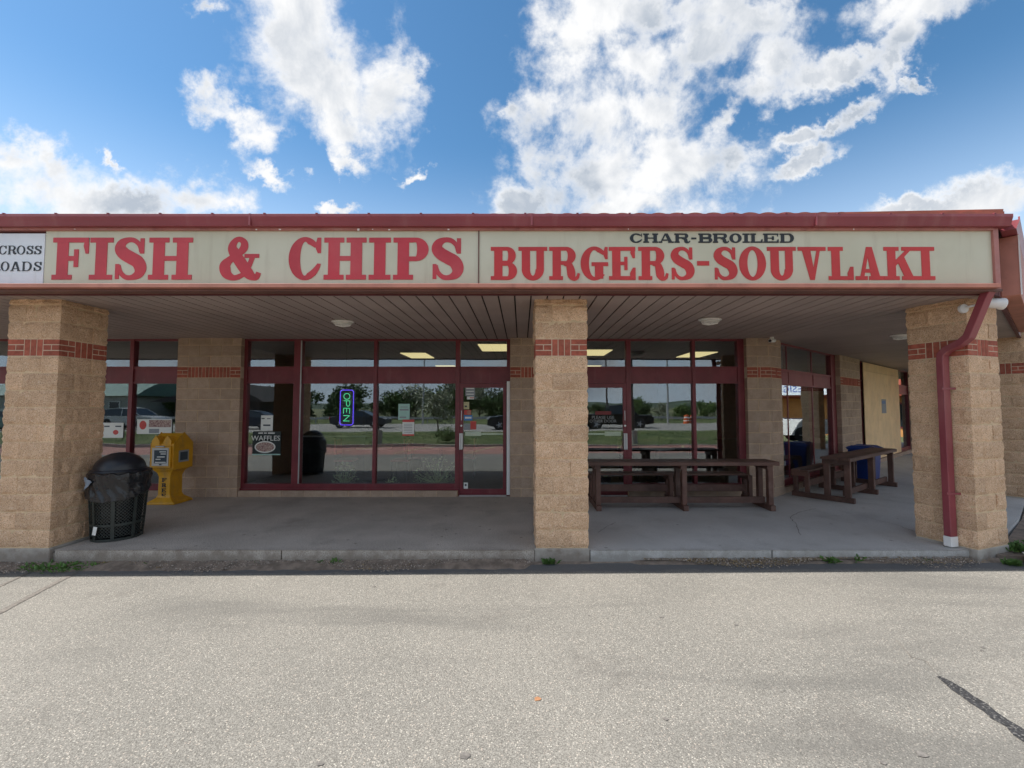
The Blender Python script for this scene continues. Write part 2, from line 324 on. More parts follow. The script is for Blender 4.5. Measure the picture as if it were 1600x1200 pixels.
# ------------------------------------------------------------------ object helpers
WM = {}
I4 = Matrix()
def T3(x, y, z=0): return Matrix.Translation((x, y, z))
def RZ(a): return Matrix.Rotation(a, 4, 'Z')
def link(name, data, parent=None, Mw=I4, label=None, cat=None, group=None, kind=None):
    o = bpy.data.objects.new(name, data); C.objects.link(o)
    if parent is not None:
        o.parent = parent; o.matrix_basis = WM[parent.name].inverted() @ Mw
    else: o.matrix_basis = Mw
    WM[o.name] = Mw.copy()
    for k, v in (('label', label), ('category', cat), ('group', group), ('kind', kind)):
        if v: o[k] = v
    return o
def empty(name, label, cat, Mw=I4, group=None, kind=None): return link(name, None, None, Mw, label, cat, group, kind)

class MB:
    def __init__(s): s.v = []; s.f = []; s.m = []; s.mi = 0; s.X = I4
    def pt(s, p): s.v.append(tuple(s.X @ Vector(p))); return len(s.v)-1
    def face(s, pts): s.f.append([s.pt(p) for p in pts]); s.m.append(s.mi)
    def box(s, x0, x1, y0, y1, z0, z1, top=0):
        i = len(s.v); t = top
        for p in ((x0,y0,z0),(x1,y0,z0),(x1,y1,z0),(x0,y1,z0),(x0+t,y0+t,z1),(x1-t,y0+t,z1),(x1-t,y1-t,z1),(x0+t,y1-t,z1)): s.pt(p)
        for f in ((3,2,1,0),(4,5,6,7),(0,1,5,4),(1,2,6,5),(2,3,7,6),(3,0,4,7)): s.f.append([i+a for a in f]); s.m.append(s.mi)
    def cyl(s, a, b, r0, r1=None, n=12, cap=True):
        a = Vector(a); b = Vector(b); r1 = r0 if r1 is None else r1; d = (b-a).normalized(); q = d.to_track_quat('Z', 'Y')
        i = len(s.v)
        for c, r in ((a, r0), (b, r1)):
            for k in range(n): s.pt(c + q @ Vector((r*cos(2*pi*k/n), r*sin(2*pi*k/n), 0)))
        for k in range(n): s.f.append([i+k, i+(k+1) % n, i+n+(k+1) % n, i+n+k]); s.m.append(s.mi)
        if cap: s.f.append([i+k for k in range(n)][::-1]); s.m.append(s.mi); s.f.append([i+n+k for k in range(n)]); s.m.append(s.mi)
    def lathe(s, prof, n=24, c=(0, 0, 0), sx=1, sy=1, fn=None):
        i = len(s.v); k = len(prof)
        for j in range(n):
            a = 2*pi*j/n
            for (r, z) in prof:
                rr, zz = fn(r, z, a) if fn else (r, z)
                s.pt((c[0]+sx*rr*cos(a), c[1]+sy*rr*sin(a), c[2]+zz))
        for j in range(n):
            for q in range(k-1):
                A = i+j*k+q; B = i+((j+1) % n)*k+q; s.f.append([A, B, B+1, A+1]); s.m.append(s.mi)
    def prism(s, poly, axis, a0, a1):      # poly in the two other axes, extruded along axis
        def mk(p, a): return {'x': (a, p[0], p[1]), 'y': (p[0], a, p[1]), 'z': (p[0], p[1], a)}[axis]
        i = len(s.v); n = len(poly)
        for a in (a0, a1):
            for p in poly: s.pt(mk(p, a))
        s.f.append([i+k for k in range(n)]); s.m.append(s.mi); s.f.append([i+n+k for k in range(n)][::-1]); s.m.append(s.mi)
        for k in range(n): s.f.append([i+k, i+(k+1) % n, i+n+(k+1) % n, i+n+k]); s.m.append(s.mi)
    def mesh(s, name, mats, smooth=False, bevel=0):
        me = bpy.data.meshes.new(name); me.from_pydata(s.v, [], s.f); 
        for m in (mats if isinstance(mats, (list, tuple)) else [mats]): me.materials.append(M[m] if isinstance(m, str) else m)
        me.polygons.foreach_set('material_index', s.m)
        bm = bmesh.new(); bm.from_mesh(me)
        if bevel:
            bmesh.ops.bevel(bm, geom=[e for e in bm.edges if len(e.link_faces) == 2 and e.calc_face_angle(0) > .5], offset=bevel, segments=2, affect='EDGES', profile=.5)
        bmesh.ops.recalc_face_normals(bm, faces=bm.faces); bm.to_mesh(me); bm.free()
        if smooth:
            me.polygons.foreach_set('use_smooth', [True]*len(me.polygons))
            me.set_sharp_from_angle(angle=radians(40))
        return me
    def obj(s, name, mats, parent=None, Mw=I4, smooth=False, bevel=0, **kw): return link(name, s.mesh(name, mats, smooth, bevel), parent, Mw, **kw)
def box_obj(name, m, b, parent=None, Mw=I4, bevel=0, **kw):
    q = MB(); q.box(*b); return q.obj(name, m, parent, Mw, bevel=bevel, **kw)
def sweep(name, pts, w, h, m, parent=None, Mw=I4, **kw):       # rectangular duct along a path
    q = MB(); P = [Vector(p) for p in pts]; rings = []
    for i, p in enumerate(P):
        d = ((P[min(i+1, len(P)-1)]-p).normalized() + (p-P[max(i-1, 0)]).normalized()).normalized()
        side = Vector((1, .25, 0)); side = (side - d*side.dot(d)).normalized(); up = d.cross(side)
        rings.append([q.pt(p + side*sx*w/2 + up*sy*h/2) for sx, sy in ((-1,-1),(1,-1),(1,1),(-1,1))])
    for a, b in zip(rings, rings[1:]):
        for k in range(4): q.f.append([a[k], a[(k+1) % 4], b[(k+1) % 4], b[k]]); q.m.append(0)
    q.f.append(rings[0][::-1]); q.f.append(rings[-1]); q.m += [0, 0]
    return q.obj(name, m, parent, Mw, bevel=.006, **kw)
def tube(q, pts, r, n=6):
    for a, b in zip(pts, pts[1:]): q.cyl(a, b, r, n=n)
def text(name, body, size, m, parent, Mw, ext=.0008, align='CENTER', **kw):
    cu = bpy.data.curves.new(name, 'FONT'); cu.body = body; cu.size = size; cu.align_x = align; cu.align_y = 'CENTER'; cu.extrude = ext; cu.resolution_u = 3
    cu.materials.append(M[m]); tmp = bpy.data.objects.new('tmp', cu); C.objects.link(tmp); bpy.context.view_layer.update()
    me = bpy.data.meshes.new_from_object(tmp.evaluated_get(bpy.context.evaluated_depsgraph_get())); bpy.data.objects.remove(tmp); bpy.data.curves.remove(cu)
    if not me.materials: me.materials.append(M[m])
    return link(name, me, parent, Mw, **kw)
FACE = Matrix.Rotation(pi/2, 4, 'X')          # text standing upright, read from -Y
# ------------------------------------------------------------------ ground
def gz(x): return -.15 + .006*max(-8, min(8, x))
def ground(name, m, x0, x1, y0, y1, lift=0, ny=1, fn=None, skip=None, **kw):
    q = MB(); xs = sorted(set([x0, x1] + [x for x in (-8, 8) if x0 < x < x1])); 
    for a, b in zip(xs, xs[1:]):
        for j in range(ny):
            ya = y0+(y1-y0)*j/ny; yb = y0+(y1-y0)*(j+1)/ny
            q.face([(a, ya, gz(a)+lift+(fn(ya) if fn else 0)), (b, ya, gz(b)+lift+(fn(ya) if fn else 0)), (b, yb, gz(b)+lift+(fn(yb) if fn else 0)), (a, yb, gz(a)+lift+(fn(yb) if fn else 0))])
    return q.obj(name, m, kind='structure', **kw)
q = MB()
for i in range(24):
    a0, a1 = 2*pi*i/24, 2*pi*(i+1)/24
    q.face([(0, 0, -.26), (1500*cos(a0), 1500*sin(a0), -.26), (1500*cos(a1), 1500*sin(a1), -.26)])
q.obj('ground', 'land', kind='structure')
ground('parking_lot', 'asphalt', -60, 60, -.45, 5.34)
ground('red_asphalt_strip', 'redpave', -60, 60, -3.5, -.45)
ground('grass_verge', 'grass', -60, 60, -15.6, -3.62, lift=.02, ny=8, fn=lambda y: .10*sin(pi*(y+15.6)/12))
ground('road', 'road', -120, 120, -30, -15.6, lift=.004)
ground('far_verge', 'grass', -120, 120, -60, -30, lift=.008)
box_obj('verge_kerb', 'kerb', (-60, 60, -3.62, -3.5, -.25, -.06), kind='structure')
for x in (-12.4, -9.6, -6.8, -4.0, -1.2, 1.6, 4.4, 7.2, 10, 12.8):      # painted stall lines, seen in the window reflections
    q = MB(); z = gz(x)+.004; q.face([(x, -.4, gz(x)+.008), (x+.1, -.4, gz(x)+.008), (x-1.9, 3.4, gz(x-2)+.008), (x-2.0, 3.4, gz(x-2)+.008)])
    if x < -7 or x > 9: q.obj('painted_line', 'line', kind='structure')
    else:
        q = MB(); q.face([(x, -3.4, z+.004), (x+.1, -3.4, z+.004), (x-.9, -.6, z+.004), (x-1.0, -.6, z+.004)]); q.obj('painted_line', 'line', kind='structure')
def gpt(px, py, lift=0):                       # where a photographed point of the lot lies on its surface
    u, k = uvk(px, py); D = (CAMZ+.15)/-k
    for _ in range(3): D = (CAMZ-gz(u*D)-lift)/-k
    return Vector((u*D, D, gz(u*D)+lift))
def strip(name, m, pts, w, lift=.004, jag=.15, parent=None, **kw):
    q = MB(); P = [gpt(*p) for p in pts]; L = []; 
    for a, b in zip(P, P[1:]):
        n = max(2, int((b-a).length/.06))
        for i in range(n): L.append(a.lerp(b, i/n))
    L.append(P[-1]); S = []
    for i, p in enumerate(L):
        d = (L[min(i+1, len(L)-1)]-L[max(0, i-1)]).normalized(); s = Vector((-d.y, d.x, 0)); tp = min(1, .3+i*.35, .3+(len(L)-1-i)*.35)
        a = w/2*tp*(1+jag*R.uniform(-1, 1)); b = w/2*tp*(1+jag*R.uniform(-1, 1))
        S.append((p+s*a, p-s*b))
    for i in range(len(S)-1):
        f = [S[i][0], S[i][1], S[i+1][1], S[i+1][0]]; q.face([(v.x, v.y, gz(v.x)+lift) for v in f])
    return q.obj(name, m, parent, kind='structure', **kw)
strip('tar_crack_line', 'tar', [(1466, 1057), (1530, 1100), (1600, 1150), (1680, 1210)], .085, jag=.3)
strip('tar_crack_line', 'tarold', [(-60, 985), (0, 957), (60, 925), (122, 893)], .06)
strip('tar_crack_line', 'tarold', [(-60, 942), (0, 916), (40, 897), (62, 887)], .035)
strip('hairline_crack', 'tarold', [(1400, 1000), (1424, 1027), (1448, 1034), (1466, 1056)], .006, jag=.5)
for px, py, r, m in ((840, 1093, .028, 'stain'), (1040, 1124, .018, 'oil'), (1442, 1180, .028, 'oil'), (1535, 1012, .02, 'oil'), (1534, 1017, .015, 'oil'), (1034, 965, .02, 'oil'), (920, 962, .014, 'oil'), (1150, 977, .016, 'oil'), (726, 1182, .03, 'oil'), (585, 917, .014, 'oil'), (1380, 1193, .016, 'oil'), (500, 1195, .02, 'oil')):
    p = gpt(px, py); q = MB(); n = 11; q.face([(p.x+r*cos(2*pi*k/n)*R.uniform(.6, 1.3), p.y+.7*r*sin(2*pi*k/n)*R.uniform(.6, 1.3), p.z+.004) for k in range(n)]); q.obj('rust_stain' if m == 'stain' else 'oil_spot', m, kind='structure')

# ------------------------------------------------------------------ covered walk: slabs, kerb face, joints
A40 = radians(40); CORN = (4.64, 8.3); MW = T3(0, 8.3); MG = T3(*CORN) @ RZ(A40)
def miter_y(x): return 8.3 - (x-4.64)/(-.209) * -1 if False else 8.3 + (4.64-x)/.209     # the mitre runs from the eave corner to the wall corner
def miter_x(y): return 4.64 + .209*(8.3-y)
walk = link('sidewalk', None, None, T3(0, 5.3), kind='structure')
q = MB(); q.box(-13, 5.0, 5.32, 8.5, -.4, -.05); q.obj('slab_base', 'plinth', walk)
FY = 5.275
def slab(poly, m, parent=walk, z1=0.0, z0=-.34):
    q = MB(); q.prism(poly, 'z', z0, z1); o = q.obj('slab', m, parent, bevel=.008); return o
J = .006
for a, b, m in ((-13, -9.0, 'walk'), (-9.0, -6.11, 'walk'), (-5.41, -2.78, 'walk'), (-2.78, .155, 'walk')):
    slab([(a+J, FY), (b-J, FY), (b-J, 8.5), (a+J, 8.5)], m)
slab([(-6.11+J, 5.92), (-5.41-J, 5.92), (-5.41-J, 8.5), (-6.11+J, 8.5)], 'walk')
slab([(.155+J, 5.92), (.79-J, 5.92), (.79-J, 8.5), (.155+J, 8.5)], 'walk')
def mx_(y): return 5.02 + .06*(8.3-y)/3
slab([(.79+J, FY), (2.9-J, FY), (2.9-J, 8.5), (.79+J, 8.5)], 'walk2')
slab([(2.9+J, FY), (5.36, FY), (5.47, FY+.07), (5.33, 5.5), (4.98, 5.86), (4.80, 7.0), (4.58, 8.5), (2.9+J, 8.5)], 'walk2')
# the wing's walk
def G2(x, y): p = MG @ Vector((x, y, 0)); return (p.x, p.y)
slab([(4.99, 5.87), (5.34, 5.51), (5.50, FY+.09), G2(1.2, -2.95), G2(3.6, -2.95), G2(3.6, .2), (4.60, 8.52), (4.815, 7.0)], 'walk2', z1=-.002)
slab([G2(3.61, -2.95), G2(7.6, -2.95), G2(7.6, .2), G2(3.61, .2)], 'walk2', z1=-.002)
slab([G2(7.61, -2.95), G2(12, -2.95), G2(12, .2), G2(7.61, .2)], 'walk2', z1=-.002)
slab([G2(12.01, -2.95), G2(18, -2.95), G2(18, .2), G2(12.01, .2)], 'walk2', z1=-.002)
# cracks wandering over the smooth slab
def crack(px, D=None, w=.005):
    q = MB(); P = []
    for (x, y) in px:
        u, k = uvk(x, y); d = CAMZ/-k; P.append(Vector((u*d, d, .0035)))
    L = []
    for a, b in zip(P, P[1:]):
        n = max(2, int((b-a).length/.05))
        for i in range(n): L.append(a.lerp(b, i/n)+Vector((R.uniform(-.01, .01), R.uniform(-.01, .01), 0)))
    L.append(P[-1])
    for a, b in zip(L, L[1:]):
        d = (b-a).normalized(); s = Vector((-d.y, d.x, 0))*w*R.uniform(.4, 1); q.face([a+s, a-s, b-s, b+s])
    q.obj('hairline_crack', 'tarold', kind='structure')
crack([(1251, 836), (1243, 818), (1234, 808), (1250, 800), (1275, 795)]); crack([(935, 832), (948, 823), (962, 817)])
crack([(1310, 798), (1352, 808), (1400, 820), (1432, 832)], w=.004)
# kerb stone beyond the corner with a planted strip behind it
q = MB(); q.prism([(5.66, 5.10), (5.72, 5.04), (9.5, 5.04), (9.5, 5.22), (5.76, 5.22)], 'z', -.3, -.01); q.obj('corner_kerb', 'kerb', kind='structure', bevel=.02)
q = MB(); q.prism([(5.52, 5.30), (5.74, 5.225), (9.5, 5.225), (10.5, 6.5), G2(6, -2.97), G2(1.4, -2.97)], 'z', -.3, -.06); q.obj('planting_strip', 'soil', kind='structure')

# ------------------------------------------------------------------ the building
bld = empty('retail_building', 'single-storey tan block strip-mall building with covered walk, block columns and maroon trim', 'building', T3(0, 8.3))
HEAD = 2.93
BC = {}
def wall_block(L, H, Dp=.13):
    k = (round(L, 3), round(H, 3), round(Dp, 3))
    if k not in BC: q = MB(); q.box(0, L, 0, Dp, 0, H); BC[k] = q.mesh('wall_block', 'wallblock', bevel=.002)
    return BC[k]
BRICK = {}
def brick(parent, Mf, x0, x1, z0, z1, th=.03):
    k = (round(x1-x0, 3), round(z1-z0, 3), th)
    if k not in BRICK: q = MB(); q.box(0, x1-x0, 0, th, 0, z1-z0); BRICK[k] = q.mesh('brick', 'brick', bevel=.0025)
    link('brick', BRICK[k], parent, Mf @ T3(x0, R.uniform(-.0015, .001), z0))
def band(parent, Mf, x0, x1, z0, h=.193, ends=.19, mirror=False):
    j = .010; rh = (h-2*j)/3
    def horiz(a, b, odd):
        mid = (a+b)/2
        for r in range(3):
            z = z0+r*(rh+j)
            if (r == 1) ^ odd: brick(parent, Mf, a, mid-j/2, z, z+rh); brick(parent, Mf, mid+j/2, b, z, z+rh)
            else: brick(parent, Mf, a, b, z, z+rh)
    horiz(x0, x0+ends, mirror); horiz(x1-ends, x1, False)
    a = x0+ends+j; b = x1-ends-j; n = max(1, round((b-a)/.066)); w = (b-a+j)/n
    for i in range(n): brick(parent, Mf, a+i*w, a+i*w+w-j, z0, z0+h)
CH = .2032; WZ0 = -.045
def pilaster(Mw, x0, x1, ret_l=True, ret_r=True, depth=.13):
    q = MB(); q.box(x0+.005, x1-.005, .0045, .30, -.2, HEAD+.01)
    core = q.obj('wall', 'mortar', bld, Mw)
    j = .005
    for c in range(15):
        z0 = WZ0+c*CH+j; z1 = min(WZ0+(c+1)*CH-j, HEAD-.002)
        if z1-z0 < .03: continue
        if c == 11: 
            bm_ = MB(); bm_.box(x0+.002, x1-.002, .004, .2, z0-.002, z1+.002); bm_.obj('mortar_bed', 'brickmortar', core, Mw)
            band(core, Mw, x0+.004, x1-.004, z0, z1-z0); continue
        off = 0 if c % 2 else .2032
        x = x0 - off
        while x < x1-.02:
            a = max(x, x0)+(j if x > x0 else 0); b = min(x+.4064, x1)-(j if x+.4064 < x1-.001 else 0)
            if b-a > .03:
                link('block', wall_block(b-a, z1-z0, .28 if (a < x0+.01 or b > x1-.01) else .13), core, Mw @ T3(a, R.uniform(-.002, .002), z0))
            x += .4064
    return core
def sill_row(Mw, x0, x1):
    q = MB(); q.box(x0, x1, .03, .28, -.2, .105); core = q.obj('wall', 'mortar', bld, Mw)
    x = x0
    while x < x1-.05:
        b = min(x+.4064, x1); link('block', wall_block(b-x-.01, .155, .22), core, Mw @ T3(x+.005, .02+R.uniform(-.001, .001), -.045)); x += .4064
PANE = {}
def pane(parent, Mw, x0, x1, z0, z1, y=.15):
    k = (round(x1-x0, 3), round(z1-z0, 3))
    q = MB(); q.box(0, x1-x0, 0, .006, 0, z1-z0); o = q.obj('pane', 'coated_window_glass', parent, Mw @ T3(x0, y, z0)); return o
def bay(Mw, x0, x1, mulls, door=None, jl=.05, jr=.05, my=.098):
    """aluminium storefront frame: sill rail, jambs, head, mullions, a painted spandrel band and transom lights"""
    z_s, z_g0, z_g1, z_p0, z_p1, z_t0, z_t1 = .115, .225, 2.09, 2.125, 2.365, 2.41, 2.895
    q = MB(); segs = [(x0, x1)] if not door else [s for s in ((x0, door[0]), (door[1], x1)) if s[1]-s[0] > .1]
    for a, b in segs: q.box(a, b, .10, .22, z_s, z_g0); q.box(a-.0, b, .075, .10, z_s-.012, z_s+.03)
    q.box(x0, x0+jl, .102, .22, z_g0, HEAD) if not (door and door[0] < x0+.1) else q.box(x0, x0+jl, .102, .22, 0, HEAD)
    q.box(x1-jr, x1, .102, .22, 0.0 if (door and door[1] > x1-.15) else z_g0, HEAD)
    q.box(x0+jl, x1-jr, .11, .21, z_g1, z_p0); q.box(x0+jl, x1-jr, .11, .21, z_p1, z_t0); q.box(x0+jl, x1-jr, .11, .21, z_t1, HEAD)
    w = q.obj('window', 'maroon', bld, Mw)
    edges = [x0+jl] 
    for (mxx, mw) in mulls:
        ind = door and (abs(mxx-door[0]) < .08 or abs(mxx-door[1]) < .08)
        box_obj('mullion', 'maroon', (mxx-mw/2, mxx+mw/2, my, .218, 0.0 if ind else z_g0, HEAD-.002), w, Mw, bevel=.004)
        edges += [mxx-mw/2, mxx+mw/2]
    edges.append(x1-jr)
    for a, b in zip(edges[::2], edges[1::2]):
        if b-a < .05: continue
        pane(w, Mw, a-.01, b+.01, z_t0-.01, z_t1+.01)
        box_obj('spandrel_panel', 'maroon', (a, b, .125, .17, z_p0, z_p1), w, Mw)
        if not (door and a > door[0]-.1 and b < door[1]+.1): pane(w, Mw, a-.01, b+.01, z_g0-.01, z_g1+.01)
    return w
def door(Mw, x0, x1, hinge_right=True):
    z1 = 2.085; q = MB(); st = .062
    q.box(x0, x0+st, .105, .15, .02, z1); q.box(x1-st, x1, .105, .15, .02, z1); q.box(x0+st, x1-st, .105, .15, z1-.075, z1); q.box(x0+st, x1-st, .105, .15, .02, .13)
    d = q.obj('door', 'maroon', bld, Mw)
    pane(d, Mw, x0+st-.01, x1-st+.01, .12, z1-.065, .128)
    hx = x0+.03 if hinge_right else x1-.03; s = 1 if hinge_right else -1
    q = MB(); 
    for k in (-.03, .006): q.box(hx+k, hx+k+.024, .045, .10, .86, 1.16)
    q.box(hx-.03, hx+.03, .095, .1048, .86, 1.16); q.obj('pull_handle', 'whitepaint', d, Mw, bevel=.003)
    q = MB(); q.cyl((hx, .106, 1.30), (hx, .09, 1.30), .018, n=14); q.obj('lock', 'steel', d, Mw, smooth=True)
    q = MB(); q.box(min(hx-.004, hx+.004), max(hx-.004, hx+.004), .098, .1046, 1.4, 1.58); q.obj('edge_plate', 'steel', d, Mw)
    a, b = sorted((hx+s*.06, hx+s*.36)); q = MB(); q.box(a, b, .17, .23, 1.105, 1.185); a2, b2 = sorted((hx+s*.36, (x1-st if hinge_right else x0+st))); q.box(a2, b2, .185, .215, 1.125, 1.155); q.obj('push_bar', 'whitepaint', d, Mw, bevel=.004)
    box_obj('threshold', 'steel', (x0, x1, .06, .2, .0, .018), d, Mw)
    return d
# pilasters and bays of the main front
WXM = lambda px: (px-815)*8.4/700
pilaster(MW, -6.40, -5.22); pilaster(MW, -.213, 1.045); pilaster(MW, 4.186, 4.638)
bayA = bay(MW, -13, -6.40, [(-11.9, .07), (-10.4, .07), (-8.88, .07), (-7.34, .075)])
bayB = bay(MW, -5.22, -.213, [(-4.21, .15), (-2.75, .065), (-1.20, .085)], door=(-1.16, -.28), jl=.06, jr=.066)
bayC = bay(MW, 1.045, 4.186, [(2.01, .09), (3.24, .06)], door=(1.105, 1.965), jl=.06, jr=.12)
box_obj('seam_strip', 'galv', (-4.155, -4.133, .088, .10, .23, 2.90), bayB, MW)
door(MW, -1.155, -.285, True); door(MW, 1.107, 1.963, False)
box_obj('hinge_cover', 'whitepaint', (-.277, -.214, .035, .099, .03, 2.13), bayB, MW, bevel=.006)
sill_row(MW, -13, -6.40); sill_row(MW, -5.22, -1.18); sill_row(MW, 1.97, 4.186)
# the wing, turned away by 40 degrees
pilaster(MG, .006, .474); pilaster(MG, 4.15, 5.88)
bay(MG, .474, 4.15, [(1.167, .035), (2.62, .05)], jl=.03, jr=.32, my=.141); sill_row(MG, .474, 4.15)
wB = bay(MG, 5.88, 12.6, [(6.5, .08), (8.0, .07), (9.5, .07), (11.0, .1)], jr=.06); sill_row(MG, 5.88, 12.6)
pilaster(MG, 12.6, 14.2); bay(MG, 14.2, 18, [(15.5, .07), (16.8, .07)])
# rooms behind the glass
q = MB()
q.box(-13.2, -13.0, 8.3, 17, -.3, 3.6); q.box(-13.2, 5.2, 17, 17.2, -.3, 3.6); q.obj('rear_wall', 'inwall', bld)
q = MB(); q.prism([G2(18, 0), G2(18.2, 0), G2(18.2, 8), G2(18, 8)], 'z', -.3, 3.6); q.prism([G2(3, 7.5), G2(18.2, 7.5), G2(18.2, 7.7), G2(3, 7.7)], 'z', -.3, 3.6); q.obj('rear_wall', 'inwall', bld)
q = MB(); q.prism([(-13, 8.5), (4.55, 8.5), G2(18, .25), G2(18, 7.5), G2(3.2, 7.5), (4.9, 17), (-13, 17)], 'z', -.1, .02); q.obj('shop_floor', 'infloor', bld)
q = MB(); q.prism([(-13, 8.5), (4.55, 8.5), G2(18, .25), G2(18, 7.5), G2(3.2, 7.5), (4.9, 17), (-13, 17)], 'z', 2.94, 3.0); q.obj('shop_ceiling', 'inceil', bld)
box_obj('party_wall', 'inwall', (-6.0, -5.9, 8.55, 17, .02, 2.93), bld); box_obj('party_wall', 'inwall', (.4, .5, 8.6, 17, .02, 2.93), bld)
for x, y in ((-2.6, 11.2), (-.6, 9.7), (1.75, 10.6), (4.3, 11.0), (-2.4, 14.5), (2.2, 14.5)):
    box_obj('ceiling_panel', 'fluorescent_panel', (x-.3, x+.3, y-.55, y+.55, 2.925, 2.938), bld)
# soffit boards
sof = link('soffit', None, bld, T3(0, 8.3, HEAD))
EY = 4.97; EC = (miter_x(EY), EY)
ecl = MG.inverted() @ Vector((EC[0], EC[1], 0)); WEY = ecl.y
q = MB(); q.prism([(-13, EY), EC, (4.64, 8.3), (4.64, 8.5), (-13, 8.5)], 'z', HEAD+.016, HEAD+.05); q.prism([EC, G2(18, WEY), G2(18, .2), (4.641, 8.499), (4.641, 8.3)], 'z', HEAD+.018, HEAD+.052); q.obj('soffit_backing', 'dark', sof)
P_ = .19; x = -13.0; BMESH = {}
off0 = (-.0 + WX(815, 5)) % P_
x = -13 + off0
while x < EC[0]:
    a, b = x+.009, min(x+P_-.009, EC[0]-.002)
    if b > a+.02:
        ya = 8.42 if a < 4.64 else miter_y(a)-.01; yb = 8.42 if b < 4.64 else miter_y(b)-.01
        if ya > EY+.03 and yb > EY-.5:
            key = 'full' if (b <= 4.64) else None
            if key and abs(b-a-(P_-.018)) < 1e-4:
                if key not in BMESH: q = MB(); q.box(0, P_-.018, 0, 8.42-EY, 0, .012); BMESH[key] = q.mesh('soffit_board', 'soffit', bevel=.002)
                link('soffit_board', BMESH[key], sof, T3(a, EY, HEAD+R.uniform(0, .0015)))
            else:
                q = MB(); q.prism([(a, EY), (b, EY), (b, max(yb, EY+.01)), (a, ya)], 'z', HEAD, HEAD+.012); q.obj('soffit_board', 'soffit', sof)
    x += P_
q = MB(); q.box(0, P_-.018, 0, .12-WEY, 0, .012); wme = q.mesh('soffit_board', 'soffit', bevel=.002)
x = ecl.x
while x < 18:
    a, b = x+.009, x+P_-.009; f = lambda v: .12 if v > .0 else min(.12, WEY*v/ecl.x-.012)
    if a > .01: link('soffit_board', wme, sof, MG @ T3(a, WEY, HEAD))
    elif f(b) > WEY+.02:
        q = MB(); q.X = MG; q.prism([(a, WEY), (b, WEY), (b, f(b)), (a, max(f(a), WEY+.001))], 'z', HEAD, HEAD+.012); q.obj('soffit_board', 'soffit', sof)
    x += P_
# fascia, gutter, roof
box_obj('fascia', 'fascia', (-13, EC[0], 4.955, 5.0, 2.905, 3.66), bld)
q = MB(); q.X = MG; q.box(ecl.x, 18, WEY-.015, WEY+.03, 2.905, 3.66); q.obj('fascia', 'fascia', bld)
def gutter(Mw, x0, x1, y, z0=3.625, z1=3.748):
    q = MB(); pr = [(y+.03, z0), (y+.015, z0+.05), (y, z1-.03), (y, z1), (y+.012, z1), (y+.012, z1-.03), (y+.15, z1-.03), (y+.15, z0)]
    i = len(q.v); q.prism([(a, b) for a, b in pr], 'x', x0, x1); return q.obj('gutter', 'gutter', bld, Mw, bevel=.0015)
gu_ = gutter(I4, -13, 5.33, 4.76)
g2_ = gutter(MG, ecl.x+.02, 18, WEY-.2)
for xx in (-9.1, -6.0, -2.95, .11, 3.2): box_obj('gutter_joint', 'gutter', (xx-.010, xx+.010, 4.7585, 4.90, 3.62, 3.7515), gu_, bevel=.001)
for i in range(30):
    xx = WX(87, 4.76, 341)-3.4+i*.566
    if -12 < xx < 5.2: box_obj('gutter_strap', 'gutter', (xx-.012, xx+.012, 4.755, 4.90, 3.7485, 3.756), gu_)
# roof sheets with a tile-wave front edge
def zroof(x, y): return 3.749+.0045*max(-1.5, min(x, 5.4)) + max(0, y-5.15)*math.tan(radians(17))
q = MB(); n = 1100; xs = [-13+18.28*i/n for i in range(n+1)]; ys = [4.80, 4.95, 5.15, 6, 9, 12.5]
rows = []
for x in xs:
    ph = (x+13) % .2/.2; w = .021*abs(sin(pi*ph))**.8
    rows.append([q.pt((min(x, 5.30-.209*(y-4.8)), y, zroof(x, y)+w)) for y in ys])
for a, b in zip(rows, rows[1:]):
    for k in range(5): q.f.append([a[k], b[k], b[k+1], a[k+1]]); q.m.append(0)
fr = [q.pt((x, 4.80, zroof(x, 4.8)-.012)) for x in xs]
for i in range(n): q.f.append([fr[i], fr[i+1], rows[i+1][0], rows[i][0]]); q.m.append(0)
rf = q.obj('roof', 'roof', bld)
zA = WZ(336, 4.97); zB = WZ(326.5, 4.97); xA = WX(1080, 4.97, 335); xB = WX(1568, 4.97, 327)
q = MB(); q.prism([(xA, zA-.09), (xB-.03, zA-.12), (xB, zB), (xA, zA)], 'y', 4.97, 5.02); q.obj('hip_flashing', 'roof', rf)
q = MB(); q.prism([(5.31, 4.83), G2(18, WEY-.15), G2(18, WEY-.1), (5.28, 4.86)], 'z', 3.70, 3.78); q.obj('roof_edge', 'roof', rf)
q = MB(); q.face([(5.31, 4.86, 3.76), G2(18, WEY)+(3.76,), G2(18, WEY+7.6)+(5.95,), (3.70, 12.5, 5.95)]); q.face([(-13, 12.5, 6.0), (3.7, 12.5, 6.0), (5, 19, 3.6), (-13, 19, 3.6)]); q.obj('roof', 'roof', bld)

